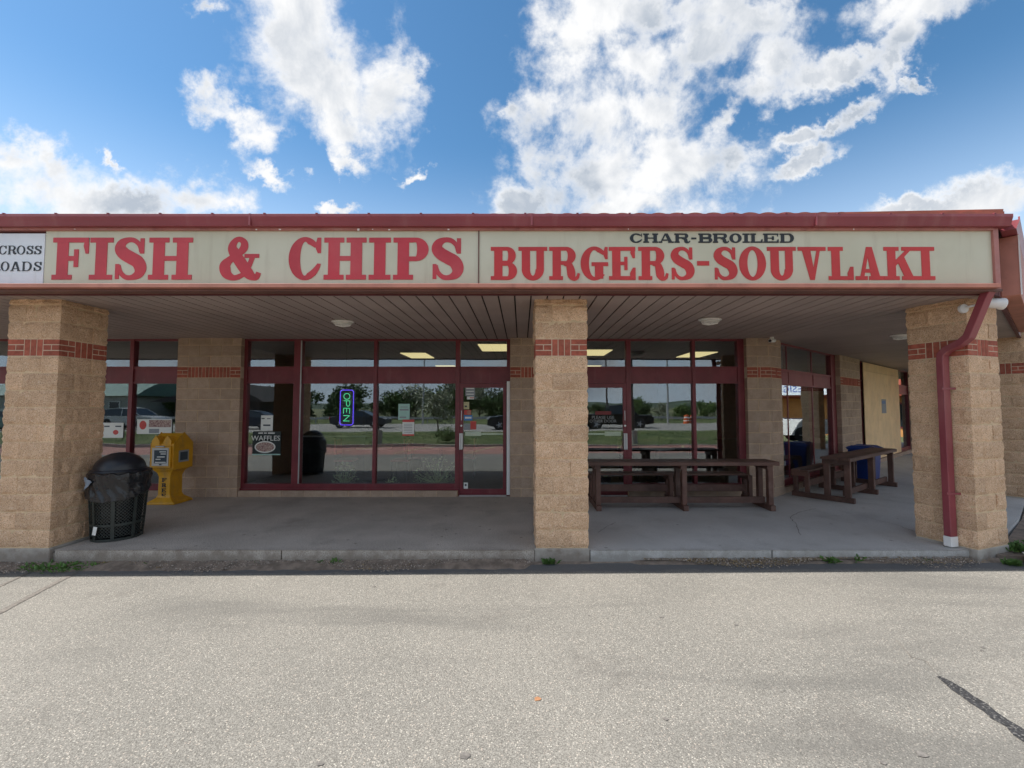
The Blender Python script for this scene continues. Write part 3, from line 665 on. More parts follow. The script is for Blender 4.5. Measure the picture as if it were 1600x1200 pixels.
# ---- split-face columns
def rough_block(L, Dp, H, seed):
    rr = random.Random(seed); q = MB(); nx, ny, nz = 12, 6, 6
    per = [(L*i/nx, 0, (0, -1)) for i in range(nx)] + [(L, Dp*i/ny, (1, 0)) for i in range(ny)] + [(L, Dp, (0, 1)), ] + [(0, Dp*(1-i/ny), (-1, 0)) for i in range(ny)]
    cn = {0: (-.7, -.7), nx: (.7, -.7), nx+ny: (.3, .3)}
    n = len(per); rows = []
    for k in range(nz+1):
        z = H*k/nz; r = []
        for i, (x, y, nn) in enumerate(per):
            e = min(1, min(k, nz-k)*1.3)*1.0
            dn = cn.get(i, nn); d = (.011+.016*mnoise.noise(Vector((x*16+seed*7, y*16+3, z*22+seed)))+.006*rr.uniform(-1, 1)) * (e if i not in cn else e*.6)
            edge = -.004*rr.random() if k in (0, nz) else 0
            zz = z + (rr.uniform(-.005, .005) if 0 < k < nz else 0)
            r.append(q.pt((x+dn[0]*(d+edge), y+dn[1]*(d+edge), zz)))
        rows.append(r)
    for a, b in zip(rows, rows[1:]):
        for i in range(n): q.f.append([a[i], a[(i+1) % n], b[(i+1) % n], b[i]]); q.m.append(0)
    q.f.append(rows[0][::-1]); q.f.append(rows[-1]); q.m += [0, 0]
    me = q.mesh('split_block', 'split'); me.polygons.foreach_set('use_smooth', [True]*(len(me.polygons))); me.set_sharp_from_angle(angle=radians(32)); return me
RB = [rough_block(.399, .196, .1962, s) for s in range(8)]
RBH = [rough_block(.398, .195, .075, s+20) for s in range(3)]
H2 = .305
def column(Mc, faces=(0, 1, 2, 3)):
    q = MB(); q.box(-.3008, .3008, -.3008, .3008, -.02, 3.05); col = q.obj('column', 'mortar', bld, Mc)
    box_obj('plinth', 'plinth', (-.318, .318, -.312, .312, -.4, .018), col, Mc, bevel=.012)
    z = .022
    for c in range(14):
        h = .2032; 
        if c == 11:
            box_obj('mortar_bed', 'brickmortar', (-.3018, .3018, -.3018, .3018, z-.002, z+h-.004), col, Mc)
            for k in range(4):
                Mf = Mc @ RZ(pi/2*k); e = .305 if k % 2 == 0 else .273
                band(col, Mf @ T3(0, -.305), -e, e, z+.003, .193, ends=.188 if k % 2 == 0 else .156, mirror=(k == 1))
            z += h; continue
        for k in faces:
            m = (c % 2 == 0); x0 = -.302 if m else -.095
            link('block', R.choice(RB), col, Mc @ RZ(pi/2*k) @ T3(x0, -.302+R.uniform(-.003, .003), z+.0035))
        z += h
    for k in faces: link('block', R.choice(RBH), col, Mc @ RZ(pi/2*k) @ T3(-.302, -.302, z+.0035))
    return col
COLS = [T3(-5.785, 5.585), T3(.47, 5.585), T3(5.40, 5.60) @ RZ(radians(20)), MG @ T3(3.6, -2.76), MG @ T3(11.5, -2.56)]
for Mc in COLS: column(Mc)
# ------------------------------------------------------------------ slab-serif lettering, drawn stroke by stroke
def catmull(P, n=7):
    out = []
    Q = [P[0]]+list(P)+[P[-1]]
    for i in range(1, len(Q)-2):
        for k in range(n):
            t = k/n; a, b, c, d = Q[i-1], Q[i], Q[i+1], Q[i+2]
            out.append(tuple(.5*((2*b[j])+(-a[j]+c[j])*t+(2*a[j]-5*b[j]+4*c[j]-d[j])*t*t+(-a[j]+3*b[j]-3*c[j]+d[j])*t**3) for j in range(len(b))))
    out.append(tuple(P[-1])); return out
class Glyph:
    def __init__(s, w, h, st, th, sr): s.w, s.h, s.st, s.th, s.sr = w, h, st, th, sr; s.q = MB(); s.k = 0
    def pl(s, pts, ext=.004):
        y = -ext-.00035*s.k; s.k += 1
        s.q.prism([(x*1.0, z*s.h) for x, z in pts], 'y', y, 0)
    def r(s, x0, x1, z0, z1): s.pl([(x0, z0), (x1, z0), (x1, z1), (x0, z1)])
    def band(s, O, I):          # strip between two curves
        y = -.004-.00035*s.k; s.k += 1; q = s.q; n = len(O)
        a = [q.pt((x, y, z*s.h)) for x, z in O]; b = [q.pt((x, y, z*s.h)) for x, z in I]
        c = [q.pt((x, 0, z*s.h)) for x, z in O]; d = [q.pt((x, 0, z*s.h)) for x, z in I]
        for i in range(n-1):
            for f in ([a[i], b[i], b[i+1], a[i+1]], [a[i], a[i+1], c[i+1], c[i]], [b[i+1], b[i], d[i], d[i+1]]): q.f.append(f); q.m.append(0)
        for i in (0, n-1): q.f.append([a[i], b[i], d[i], c[i]]); q.m.append(0)
    def arct(s, cx, cz, rx, rz, tx, tz, kx, a0, a1, n=12):
        O = []; I = []
        for i in range(n+1):
            a = radians(a0+(a1-a0)*i/n); f = 1+(kx-1)*i/n; O.append((cx+rx*cos(a), cz+rz*sin(a))); I.append((cx+(rx-tx*f)*cos(a), cz+(rz-tz*f)*sin(a)))
        s.band(O, I)
    def stroke(s, P):           # P = (x, z, width) with a changing width
        L = catmull([(x*s.w, z, t) for x, z, t in P]); O = []; I = []
        for i, p in enumerate(L):
            a = L[max(0, i-1)]; b = L[min(len(L)-1, i+1)]; dx = (b[0]-a[0]); dz = (b[1]-a[1])*s.h; l = sqrt(dx*dx+dz*dz) or 1
            nx, nz = -dz/l, dx/l; O.append((p[0]+nx*p[2]*s.st/2, p[1]+nz*p[2]*s.st/2/s.h)); I.append((p[0]-nx*p[2]*s.st/2, p[1]-nz*p[2]*s.st/2/s.h))
        s.band(O, I)
    def arc(s, cx, cz, rx, rz, tx, tz, a0, a1, n=26):
        O = []; I = []
        for i in range(n+1):
            a = radians(a0+(a1-a0)*i/n); O.append((cx+rx*cos(a), cz+rz*sin(a))); I.append((cx+(rx-tx)*cos(a), cz+(rz-tz)*sin(a)))
        s.band(O, I)
def glyph(ch, w, h, st=.27, th=.11, sr=.115, ov=.10):
    """w, h in metres; st stem, th thin stroke, sr serif height, ov serif overhang, all as shares of h"""
    g = Glyph(w, h, st*h, th, sr); S = st*h; O = min(ov*h, w*.14); T_ = th
    def stem(x, top=True, bot=True, l=True, r=True, z0=0, z1=1):
        g.r(x, x+S, z0, z1)
        if bot: g.r(x-(O if l else 0), x+S+(O if r else 0), 0, sr)
        if top: g.r(x-(O if l else 0), x+S+(O if r else 0), 1-sr, 1)
    def bowl(x, xr, z0, z1, t):
        cz = (z0+z1)/2; rz = (z1-z0)/2; rx = min((xr-x)*.62, rz*h*1.15); cx = xr-rx
        g.r(x, cx, z1-T_, z1); g.r(x, cx, z0, z0+T_); g.arc(cx, cz, rx, rz, t, T_, -90, 90)
    if ch == 'I': x = (w-S)/2; g.r(x, x+S, 0, 1); g.r(0, w, 0, sr); g.r(0, w, 1-sr, 1)
    elif ch == 'F':
        stem(O); g.r(O+S, w, 1-sr, 1); g.pl([(w-.09*h, 1), (w, 1), (w, .62), (w-.07*h, .62), (w-.12*h, .8)]); g.r(O+S, w*.68, .45, .56); g.r(w*.60, w*.72, .30, .72)
    elif ch == 'E':
        stem(O); g.r(O+S, w, 1-sr, 1); g.pl([(w-.12*h, 1), (w-.005, 1), (w-.005, .66), (w-.08*h, .66), (w-.15*h, .82)]); g.r(O+S, w*.66, .45, .55); g.r(w*.58, w*.70, .30, .70)
        g.r(O+S, w, 0, sr); g.pl([(w-.14*h, 0), (w, 0), (w, .37), (w-.08*h, .37), (w-.17*h, .2)])
    elif ch == 'L':
        stem(O); g.r(O+S, w, 0, sr); g.pl([(w-.15*h, 0), (w, 0), (w, .40), (w-.09*h, .40), (w-.18*h, .2)])
    elif ch == 'H':
        stem(O); stem(w-O-S); g.r(O+S, w-O-S, .45, .56)
    elif ch in 'PRBD':
        stem(O, r=(ch == 'P'))
        if ch == 'P': bowl(O+S*.9, w, .44, 1, S)
        if ch == 'D': bowl(O+S*.9, w, 0, 1, S)
        if ch == 'B': bowl(O+S*.9, w*.95, .47, 1, S*.92); bowl(O+S*.9, w, 0, .54, S)
        if ch == 'R':
            g.r(O+S, O+S+O*.6, 0, sr); bowl(O+S*.9, w*.90, .46, 1, S*.95)
            g.stroke([(.50, .50, .5), (.66, .46, .75), (.73, .30, .95), (.76, .14, .95), (.84, .05, .6), (.95, .07, .4), (1.0, .20, .3)])
    elif ch == 'C' or ch == 'G':
        g.arc(w*.50, .5, w*.50, .515, S, T_, 60, 300, 34); g.arct(w*.50, .5, w*.50, .515, S, T_, .45, 60, 34)
        g.pl([(w-.10*h, 1), (w-.005, 1), (w-.005, .63), (w-.085*h, .63), (w-.12*h, .70), (w-.15*h, .80)])
        if ch == 'C': g.arct(w*.50, .5, w*.50, .515, S, T_, .30, 300, 346)
        else: g.r(w*.82-S, w*.82, .04, .50); g.r(w*.82-S-O, w, .42, .42+sr); g.arct(w*.50, .5, w*.50, .515, S, T_, .6, 300, 318)
    elif ch == 'O': g.arc(w/2, .5, w/2, .515, S, T_, 0, 360, 44)
    elif ch == 'S':
        g.stroke([(.84, .66, .35), (.78, .82, .38), (.62, .93, .42), (.42, .945, .46), (.24, .87, .75), (.19, .74, 1.0), (.30, .62, 1.08), (.52, .52, 1.1), (.74, .42, 1.1), (.83, .27, 1.05), (.77, .13, .8), (.58, .055, .46), (.38, .06, .42), (.22, .17, .38), (.15, .34, .32)])
        g.r(w*.80, w*.93, .62, .985); g.r(w*.05, w*.17, .015, .37)
    elif ch == 'U':
        S2 = S*.9; g.r(O, O+S, .30, 1); g.r(0, O*2+S, 1-sr, 1); g.r(w-O-S2, w-O, .30, 1); g.r(w-2*O-S2, w, 1-sr, 1)
        g.arc(w/2, .32, (w-2*O)/2, .335, S, T_*1.3, 180, 360)
    elif ch == 'V':
        g.pl([(O, 1), (O+S*1.05, 1), (w*.58, .18), (w*.53, 0), (w*.42, 0)]); g.pl([(w-O-.05*h, 1), (w-O-.15*h, 1), (w*.46, 0), (w*.58, 0)]); g.r(0, S+2*O, 1-sr, 1); g.r(w-2*O-.22*h, w, 1-sr, 1)
    elif ch == 'A':
        g.pl([(w-O, 0), (w-O-S*1.1, 0), (w*.40, 1), (w*.60, 1)]); g.pl([(O+.02*h, 0), (O+.14*h, 0), (w*.52, 1), (w*.40, 1)]); g.r(w*.24, w*.74, .22, .22+T_); g.r(0, .26*h+O, 0, sr); g.r(w-2*O-S, w, 0, sr)
    elif ch == 'K':
        stem(O); g.pl([(O+S, .42), (O+S, .56), (w-O-.10*h, 1), (w-O-.26*h*0-.0, 1), (w-O, .98)]) if False else g.pl([(O+S*.9, .40), (O+S*.9, .58), (w-O-.16*h, .96), (w-O-.02*h, .96)])
        g.pl([(O+S*1.15, .60), (O+S*1.9, .76), (w-O, .06), (w-O-S*1.05, .06)]); g.r(w-2*O-.24*h, w, 1-sr, 1); g.r(w-2*O-S, w, 0, sr)
    elif ch == '&':
        g.stroke([(1.0, .17, .42), (.95, .07, .5), (.87, .06, .6), (.74, .14, .9), (.55, .37, 1.0), (.34, .66, .9), (.30, .80, .7), (.38, .93, .5), (.50, .96, .46), (.60, .88, .6), (.60, .76, .68), (.52, .66, .6)])
        g.stroke([(.58, .72, .6), (.44, .60, .56), (.24, .47, .62), (.12, .32, .95), (.17, .14, .85), (.34, .045, .5), (.50, .07, .45)])
        g.stroke([(.46, .06, .45), (.60, .13, .42), (.72, .28, .42), (.79, .44, .42), (.82, .54, .45)])
        g.r(w*.62, w*1.0, .52, .61)
    elif ch == '-': g.r(0, w, 0, 1)
    return g.q
def letters(parent, spec, ytop, ybot, D, m, **kw):
    for ch, x0, x1 in spec:
        yt, yb = (ytop, ybot) if ch != '-' else kw.get('hy', (ytop, ybot))
        xa, z1 = W(x0, yt, D); xb, _ = W(x1, yt, D); z0 = W(x0, yb, D)[1]
        k = {a: b for a, b in kw.items() if a != 'hy'}
        glyph(ch, xb-xa, z1-z0, **k).obj('letter', m, parent, T3(xa, D, z0))
SY = 4.868                                      # plane of the sign faces
def sign_root(name, label, x0, x1): return empty(name, label, 'sign', T3((x0+x1)/2, SY, 2.94), group='sign panels along the fascia')
xw1 = WX(70, SY, 405); xdv = WX(748, SY, 405); xe = WX(1550, SY, 405); xr = WX(1558, SY, 405)
z0s, z1s = WZ(446.5, SY), WZ(361, SY)
xl = xw1 - 1.25
s0 = sign_root('shop_sign', 'plain white sign panel reading CROSS ROADS at the far end of the fascia', xl, xw1)
box_obj('sign_face', 'signwhite', (xl, xw1-.004, SY-.006, SY+.05, z0s+.02, z1s-.03), s0)
for wd_, xs, yt, yb in (('CROSS', [(-1, 11), (13, 26), (27, 40), (42, 53), (54, 66)], 384, 397.5), ('ROADS', [(-13, 1), (2, 15), (17, 33), (35, 50), (53, 66)], 409, 423.5)):
    letters(s0, [(c, a, b) for c, (a, b) in zip(wd_, xs)], yt, yb, SY-.007, 'black_l', st=.17, th=.06, sr=.05, ov=.09)
s1 = sign_root('shop_sign', 'long aged cream sign panel reading FISH & CHIPS in large faded red slab letters', xw1, xdv)
box_obj('sign_face', 'signface', (xw1, xdv-.004, SY, SY+.05, z0s, z1s), s1)
letters(s1, [('F', 84, 140), ('I', 142, 178), ('S', 180, 230), ('H', 234, 302), ('&', 346, 406), ('C', 452, 503), ('H', 507, 573), ('I', 577, 611), ('P', 615, 670), ('S', 674, 724)], 371.5, 437, SY-.001, 'red1', st=.27)
s2 = sign_root('shop_sign', 'long aged cream sign panel reading CHAR-BROILED BURGERS-SOUVLAKI in black and red', xdv, xe)
box_obj('sign_face', 'signface', (xdv+.004, xe, SY, SY+.05, z0s, z1s), s2)
letters(s2, [('B', 767, 808), ('U', 810, 855), ('R', 858, 904), ('G', 907, 950), ('E', 951, 992.5), ('R', 997, 1042), ('S', 1047, 1084), ('-', 1089, 1108), ('S', 1114, 1151), ('O', 1154, 1196), ('U', 1198, 1243), ('V', 1246, 1289.5), ('L', 1293, 1332), ('A', 1335, 1379.5), ('K', 1380, 1431), ('I', 1431, 1459)], 386, 437.5, SY-.001, 'red2', st=.25, hy=(408, 415))
letters(s2, [('C', 984, 1003.5), ('H', 1005, 1028), ('A', 1029, 1052.5), ('R', 1053.5, 1077.5), ('-', 1080, 1088), ('B', 1091, 1112.5), ('R', 1113.5, 1138), ('O', 1139.5, 1158.5), ('I', 1160, 1171), ('L', 1172, 1191), ('E', 1192, 1216), ('D', 1218, 1240)], 365, 379.5, SY-.001, 'black_l', st=.36, th=.14, sr=.15, ov=.12, hy=(371.3, 374))
# frame pieces that hold the panels (part of the building)
sf = box_obj('sign_frame', 'dusty', (-13, xe, SY-.03, 4.955, z1s, 3.63), bld, bevel=.003)
box_obj('bottom_ledge', 'salmon', (-13, xe-.02, SY-.10, 4.955, z0s-.045, z0s), sf, bevel=.004)
box_obj('drip_edge', 'ledge_dark', (-13, xr, SY-.04, 4.953, 2.915, z0s-.047), sf)
box_obj('end_stile', 'dusty', (xe, xr, SY-.028, 4.955, z0s-.05, 3.62), sf, bevel=.003)
box_obj('joint_strip', 'ledge_dark', (xdv-.006, xdv+.006, SY-.012, SY, z0s, z1s), sf)
q = MB()
for i in range(9):
    xx = WX((402, 438, 560, 583, 608, 700, 120, 1330, 980)[i], SY, 357); q.box(xx, xx+R.uniform(.01, .04), SY-.032, SY-.03, 3.60+R.uniform(-.01, .01), 3.607+R.uniform(0, .01))
q.obj('paint_chips', 'whitepaint', sf, kind='stuff')
# sign cabinet on the wing: its lit end shows past the corner
q = MB(); q.box(ecl.x+.30, ecl.x+4.2, WEY-.17, WEY-.016, 2.93, 3.62); cb = q.obj('sign_cabinet', 'salmon', bld, MG, bevel=.006)
box_obj('end_trim', 'whitepaint', (ecl.x+.292, ecl.x+.30, WEY-.182, WEY-.17, 2.93, 3.62), cb, MG)

# ------------------------------------------------------------------ things fixed to the building
pts = [(WX(1546, 4.9, 452), 4.90, 2.95), (WX(1541, 4.93, 470), 4.94, 2.86), (WX(1520, 5.06, 534), 5.07, 2.46), (5.145, 5.17, 2.395), (5.135, 5.25, 2.33), (5.13, 5.30, 2.28), (5.125, 5.315, 2.2), (5.118, 5.32, .13)]
pts = [(5.16, 4.88, 2.95), (5.155, 4.93, 2.86), (5.13, 5.10, 2.46), (5.115, 5.17, 2.40), (5.09, 5.33, 2.335), (5.075, 5.375, 2.28), (5.072, 5.38, 2.2), (5.072, 5.38, .13)]
dsp = empty('downspout', 'maroon metal downspout with an offset bend and white foot on the corner column', 'downspout', T3(5.08, 5.38))
sweep('pipe', pts, .105, .075, 'gutter', dsp)
sweep('foot', [(5.072, 5.38, .13), (5.072, 5.38, .012)], .115, .085, 'whitepaint', dsp)
for z in (.62, 1.86): box_obj('strap', 'gutter', (5.01, 5.19, 5.335, 5.345, z, z+.025), dsp)
def ceiling_light(x, y, label):
    t = empty('ceiling_light', label, 'light', T3(x, y, HEAD), group='bulkhead lights under the soffit')
    q = MB(); q.lathe([(0, 0), (.15, 0), (.165, -.008), (.165, -.022), (.14, -.028), (0, -.028)], 28, sy=.75); q.obj('base', 'whitepaint', t, T3(x, y, HEAD-.001), smooth=True)
    q = MB(); q.lathe([(.138, -.029), (.136, -.045), (.115, -.065), (.06, -.078), (0, -.08)], 28, sy=.75); q.obj('diffuser', 'lampglass', t, T3(x, y, HEAD), smooth=True)
    q = MB()
    for k in (-1, 0, 1): 
        w = .118 if k == 0 else .10; tube(q, [(-w*1.2, k*.04, -.03), (-w*.9, k*.04, -.072), (0, k*.04, -.085), (w*.9, k*.04, -.072), (w*1.2, k*.04, -.03)], .005)
    tube(q, [(0, -.1, -.03), (0, -.07, -.073), (0, 0, -.086), (0, .07, -.073), (0, .1, -.03)], .005); q.obj('guard', 'whitepaint', t, T3(x, y, HEAD))
ceiling_light(-2.65, 6.59, 'oval caged ceiling light under the soffit above the FISH & CHIPS windows')
ceiling_light(2.73, 6.44, 'oval caged ceiling light under the soffit above the long wooden bench table')
ceiling_light(6.72, 7.90, 'oval ceiling light half hidden behind the corner column')
x, z = W(1206, 531, 8.15); cm = empty('security_camera', 'small white bullet security camera under the soffit at the wall corner', 'camera', T3(x, 8.15, HEAD))
q = MB(); q.cyl((x, 8.15, HEAD), (x, 8.15, HEAD-.05), .035, n=16); q.obj('mount', 'whitepaint', cm, smooth=True)
q = MB(); q.cyl((x-.09, 8.05, HEAD-.085), (x+.07, 8.2, HEAD-.06), .034, n=16); q.obj('housing', 'whitepaint', cm, smooth=True)
q = MB(); q.cyl((x-.096, 8.043, HEAD-.086), (x-.09, 8.05, HEAD-.085), .026, n=16); q.obj('lens', 'blackpl', cm, smooth=True)
x, z = 5.34, 2.85; fl = empty('floodlight', 'white cylindrical floodlight on an arm beside the downspout top', 'light', T3(5.12, 5.05, 2.85))
q = MB(); q.cyl((5.16, 5.20, 2.80), (5.16, 5.17, 2.80), .052, n=22); q.obj('backplate', 'whitepaint', fl, smooth=True)
q = MB(); q.cyl((5.17, 5.17, 2.81), (5.29, 5.07, 2.84), .013, n=8); q.obj('arm', 'whitepaint', fl)
q = MB(); q.lathe([(0, 0), (.035, 0), (.05, .03), (.055, .05), (.058, .16), (.066, .175), (.066, .2), (.055, .205), (0, .2)], 20); q.obj('lamp_head', 'whitepaint', fl, T3(5.28, 5.08, 2.85) @ Matrix.Rotation(radians(98), 4, 'Y') @ Matrix.Rotation(radians(12), 4, 'X'), smooth=True)

# ------------------------------------------------------------------ litter bin
bx, by = -5.155, 5.80; Mb = T3(bx, by) @ RZ(.35)
tb = empty('litter_bin', 'black mesh litter bin with domed lid and drooping bag beside the column', 'bin', Mb)
r0, r1, zt = .245, .295, .80
def rz_(z): return r0+(r1-r0)*z/zt
q = MB(); nD = 46; nzz = 26
for s in (-1, 1):
    for i in range(nD):
        P = []
        for k in range(nzz//2+1):
            z = .05+(zt-.10)*k/(nzz//2); a = 2*pi*i/nD + s*k*.19; rr_ = rz_(z)
            P.append(Vector((rr_*cos(a), rr_*sin(a), z)))
        for a, b in zip(P, P[1:]):
            t = (b-a).normalized(); n = Vector((a.x, a.y, 0)).normalized(); sd_ = t.cross(n)*.0028; q.face([a+sd_, a-sd_, b-sd_, b+sd_]); 
            q.face([a+n*.002-sd_, a-n*.002-sd_, b-n*.002-sd_, b+n*.002-sd_])
q.obj('wire_mesh', 'greenmetal', tb, Mb, kind='stuff')
for z in (.02, .20, .56, .78):
    q = MB(); r = rz_(z)+.004; q.lathe([(r, -.014), (r+.005, -.014), (r+.005, .014), (r, .014), (r, -.014)], 40, c=(0, 0, z)); q.obj('hoop', 'greenmetal', tb, Mb, smooth=True)
for i in range(8):
    a = 2*pi*i/8+.2; q = MB(); q.X = RZ(a); q.face([(rz_(.02)+.011, -.018, .01), (rz_(.02)+.011, .018, .01), (rz_(.78)+.011, .018, .79), (rz_(.78)+.011, -.018, .79)]); q.face([(rz_(.02)+.006, -.018, .01), (rz_(.02)+.011, -.018, .01), (rz_(.78)+.011, -.018, .79), (rz_(.78)+.006, -.018, .79)]); q.face([(rz_(.02)+.006, .018, .01), (rz_(.02)+.011, .018, .01), (rz_(.78)+.011, .018, .79), (rz_(.78)+.006, .018, .79)])
    q.obj('upright', 'greenmetal', tb, Mb)
q = MB(); q.lathe([(0, 0), (r0, 0), (r0, .02), (0, .02)], 32); q.obj('base', 'blackpl', tb, Mb)
def crump(s, am): 
    def f(r, z, a):
        n = mnoise.noise(Vector((cos(a)*3+s, sin(a)*3, z*6)))+.5*mnoise.noise(Vector((cos(a)*8+s, sin(a)*8, z*14))); return r+am*n, z+(.02*n if z > .1 else 0)
    return f
q = MB(); q.lathe([(.05, .03), (.20, .035), (.215, .1), (.225, .2), (.232, .3), (.242, .42), (.25, .52), (.26, .62), (.27, .72), (.28, .82)], 64, fn=crump(3, .02)); q.obj('bag', 'liner', tb, Mb, smooth=True)
def drape(r, z, a):       # the bag folded out over the rim, hanging lower on one side, with slanting creases
    hang = .5+.5*cos(a+1.6); k = max(0, .835-z)
    n = mnoise.noise(Vector((cos(a)*4, sin(a)*4, z*5+9)))+.6*mnoise.noise(Vector((cos(a)*11+z*9, sin(a)*11, z*8)))
    cr = abs(sin(a*9+z*22+2.2*mnoise.noise(Vector((a*1.5, z*4, 1)))))**.6
    return r+.012*n+.012*k*10*.3-.016*cr*min(1, k*9), .835-k*(.60+.75*hang)+.02*n
dpf = [(.27, .80), (.298, .835), (.314, .828)]+[(.318+.002*sin(i), .80-.024*i) for i in range(10)]
q = MB(); q.lathe(dpf, 140, fn=drape); q.obj('bag_fold', 'liner', tb, Mb, smooth=True)
q = MB(); N = 16
for i in range(N):           # triangular flap of the bag, the black plastic's blue-grey sheen put into its colour
    for k in range(N-i):
        def fp(i, k):
            a = radians(-124)-.35+i*.030+.004*k; rr_ = .332+.006*sin(i*.9+k*.5); return (rr_*cos(a), rr_*sin(a), .81-k*.0105-.004*i)
        q.face([fp(i, k), fp(i+1, k), fp(i+1, k+1), fp(i, k+1)] if k < N-i-1 else [fp(i, k), fp(i+1, k), fp(i, k+1)])
q.obj('bag_flap', 'linerblue', tb, Mb, smooth=True)
prof = [(.285, .80), (.296, .845), (.285, .862), (.262, .868)] + [(.26*cos(radians(t)), .868+.205*sin(radians(t))) for t in range(8, 90, 8)] + [(0, 1.073)]
q = MB(); q.lathe(prof, 48); lid = q.obj('dome_lid', 'blackpl', tb, Mb, smooth=True)
box_obj('tag', 'white', (-.022, .022, -.004, 0, 0, .10), tb, T3(bx-.03, by-.285, .10) @ Matrix.Rotation(.16, 4, 'Y'))

# ------------------------------------------------------------------ newspaper box
nx_, ny_ = -6.10, 7.66; Mn = T3(nx_, ny_)
nb = empty('newspaper_box', 'yellow plastic free newspaper box on a flared pedestal before the window', 'newspaper box', Mn)
q = MB(); hw = .23
def ring(z, w, d0, d1): return [q.pt(p) for p in ((-w, d0, z), (w, d0, z), (w, d1, z), (-w, d1, z))]
LV = [(0, .24, -.02, .42), (.03, .24, -.02, .42), (.055, .20, .0, .40), (.11, .125, .05, .35), (.16, .105, .06, .34), (.46, .10, .06, .34), (.53, .125, .05, .36), (.60, .20, .01, .40)]
rg = [ring(z, w, a, b) for z, w, a, b in LV]
for a, b in zip(rg, rg[1:]):
    for k in range(4): q.f.append([a[k], a[(k+1) % 4], b[(k+1) % 4], b[k]]); q.m.append(0)
q.f.append(rg[0][::-1]); q.f.append(rg[-1]); q.m += [0, 0]
q.obj('pedestal', 'yellow', nb, Mn, bevel=.01)
q = MB(); q.prism([(.0, .60), (.42, .60), (.42, 1.02), (.21, 1.20), (.0, 1.02)], 'x', -.20, .20); q.obj('cabinet', 'yellow', nb, Mn, bevel=.012)
for sx in (-.115, .085):
    q = MB(); q.prism([(sx-.06, 1.0), (sx+.06, 1.0), (sx+.06, 1.07), (sx, 1.16), (sx-.06, 1.07)], 'y', -.012, .12); q.obj('roof_gable', 'yellow', nb, Mn, bevel=.006)
q = MB(); q.box(-.18, .16, -.03, -.001, .62, .985); dr = q.obj('door', 'yellow', nb, Mn, bevel=.008)
q = MB(); q.box(-.09, .06, -.045, -.031, .972, .992); q.obj('pull_handle', 'galv', dr, Mn, bevel=.003)
q = MB(); q.box(-.02, .015, -.042, -.037, .668, .69); q.obj('name_plate', 'ink', dr, Mn)
q = MB(); q.box(-.15, .13, -.036, -.031, .655, .96); q.obj('door_frame', 'galv', dr, Mn, bevel=.003)
q = MB(); q.box(-.11, .10, -.0395, -.037, .70, .92); q.obj('display_window', 'ink', dr, Mn)
q = MB(); 
for z, a, b in ((.885, -.02, .09), (.85, .0, .09), (.80, -.06, .07), (.76, -.08, .0), (.71, -.09, .09)): q.box(a, b, -.0405, -.0398, z, z+.014)
q.obj('print_lines', 'paper', dr, Mn)
q = MB(); q.box(.2005, .204, .10, .33, .70, .90); q.obj('side_label', 'papergrey', nb, Mn, bevel=.001)
q = MB(); q.box(.2045, .2065, .13, .30, .73, .87); q.obj('side_print', 'ink', nb, Mn)
for i, ch in enumerate('FREE'):
    zt_ = .44-i*.088; glyph(ch, .075, .068, st=.3, th=.16, sr=.16).obj('letter', 'black_l', nb, Mn @ T3(-.0375, .0585, zt_-.068))

# ------------------------------------------------------------------ picnic bench tables
def bench_table(Mt, L, label):
    t = empty('bench_table', label, 'bench table', Mt, group='dark wooden tables with attached benches')
    for i in range(3): box_obj('tabletop_board', 'wood', (-.10+R.uniform(-.01, .01), L+.08, .01+i*.142, .01+i*.142+.136, .735, .775), t, Mt, bevel=.004)
    box_obj('tabletop_edge', 'wood', (-.09, L+.07, -.012, .008, .715, .768), t, Mt, bevel=.003)
    for i in range(2): box_obj('bench_board', 'wood', (-.02, L-.12, .66+i*.142, .66+i*.142+.136, .46, .497), t, Mt, bevel=.004)
    for k in range(3):
        x = .03+(L-.12)*k/2
        for y, zz in ((.03, .735), (.34, .735)): box_obj('leg', 'wood', (x, x+.075, y, y+.09, .09, zz), t, Mt, bevel=.004)
        box_obj('cross_brace', 'wood', (x-.022, x-.001, .02, .44, .65, .733), t, Mt, bevel=.003)
        box_obj('skid', 'wood', (x-.002, x+.078, -.02, .96, .0, .088), t, Mt, bevel=.004)
        for y in (.67, .86): box_obj('leg', 'wood', (x+.005, x+.07, y, y+.07, .09, .458), t, Mt, bevel=.004)
        box_obj('cross_brace', 'wood', (x-.02, x+.003, .65, .95, .38, .457), t, Mt, bevel=.003)
    box_obj('rail', 'wood', (.11, L-.10, .13, .17, .10, .20), t, Mt, bevel=.003); box_obj('rail', 'wood', (.11, L-.10, .75, .79, .17, .29), t, Mt, bevel=.003)
    return t
xa = WX(920, 7.2, 740); xb = WX(1219, 7.2, 740)
bench_table(T3(xa+.09, 7.20), xb-xa-.17, 'long dark wooden table with attached bench before the shop door and windows')
bench_table(T3(5.62, 7.70) @ RZ(radians(38)), 2.75, 'dark wooden table with attached bench before the angled wing windows')
# end panel boards on the near bench end of the wing table are plain uprights (built above as braces)
# blue recycling bin behind it
rbx = MG @ T3(3.72, -.52); rb = empty('recycling_bin', 'blue plastic recycling bin behind the wing bench table', 'bin', rbx)
q = MB(); q.box(-.22, .22, -.22, .22, .02, .68, top=-.04); q.obj('body', 'bluebin', rb, rbx, bevel=.02)
q = MB(); q.box(-.275, .275, -.275, .275, .682, .73); q.prism([(-.26, .73), (.26, .73), (.18, .765), (-.18, .765)], 'x', -.24, .24); q.obj('lid', 'bluebin', rb, rbx, bevel=.012)
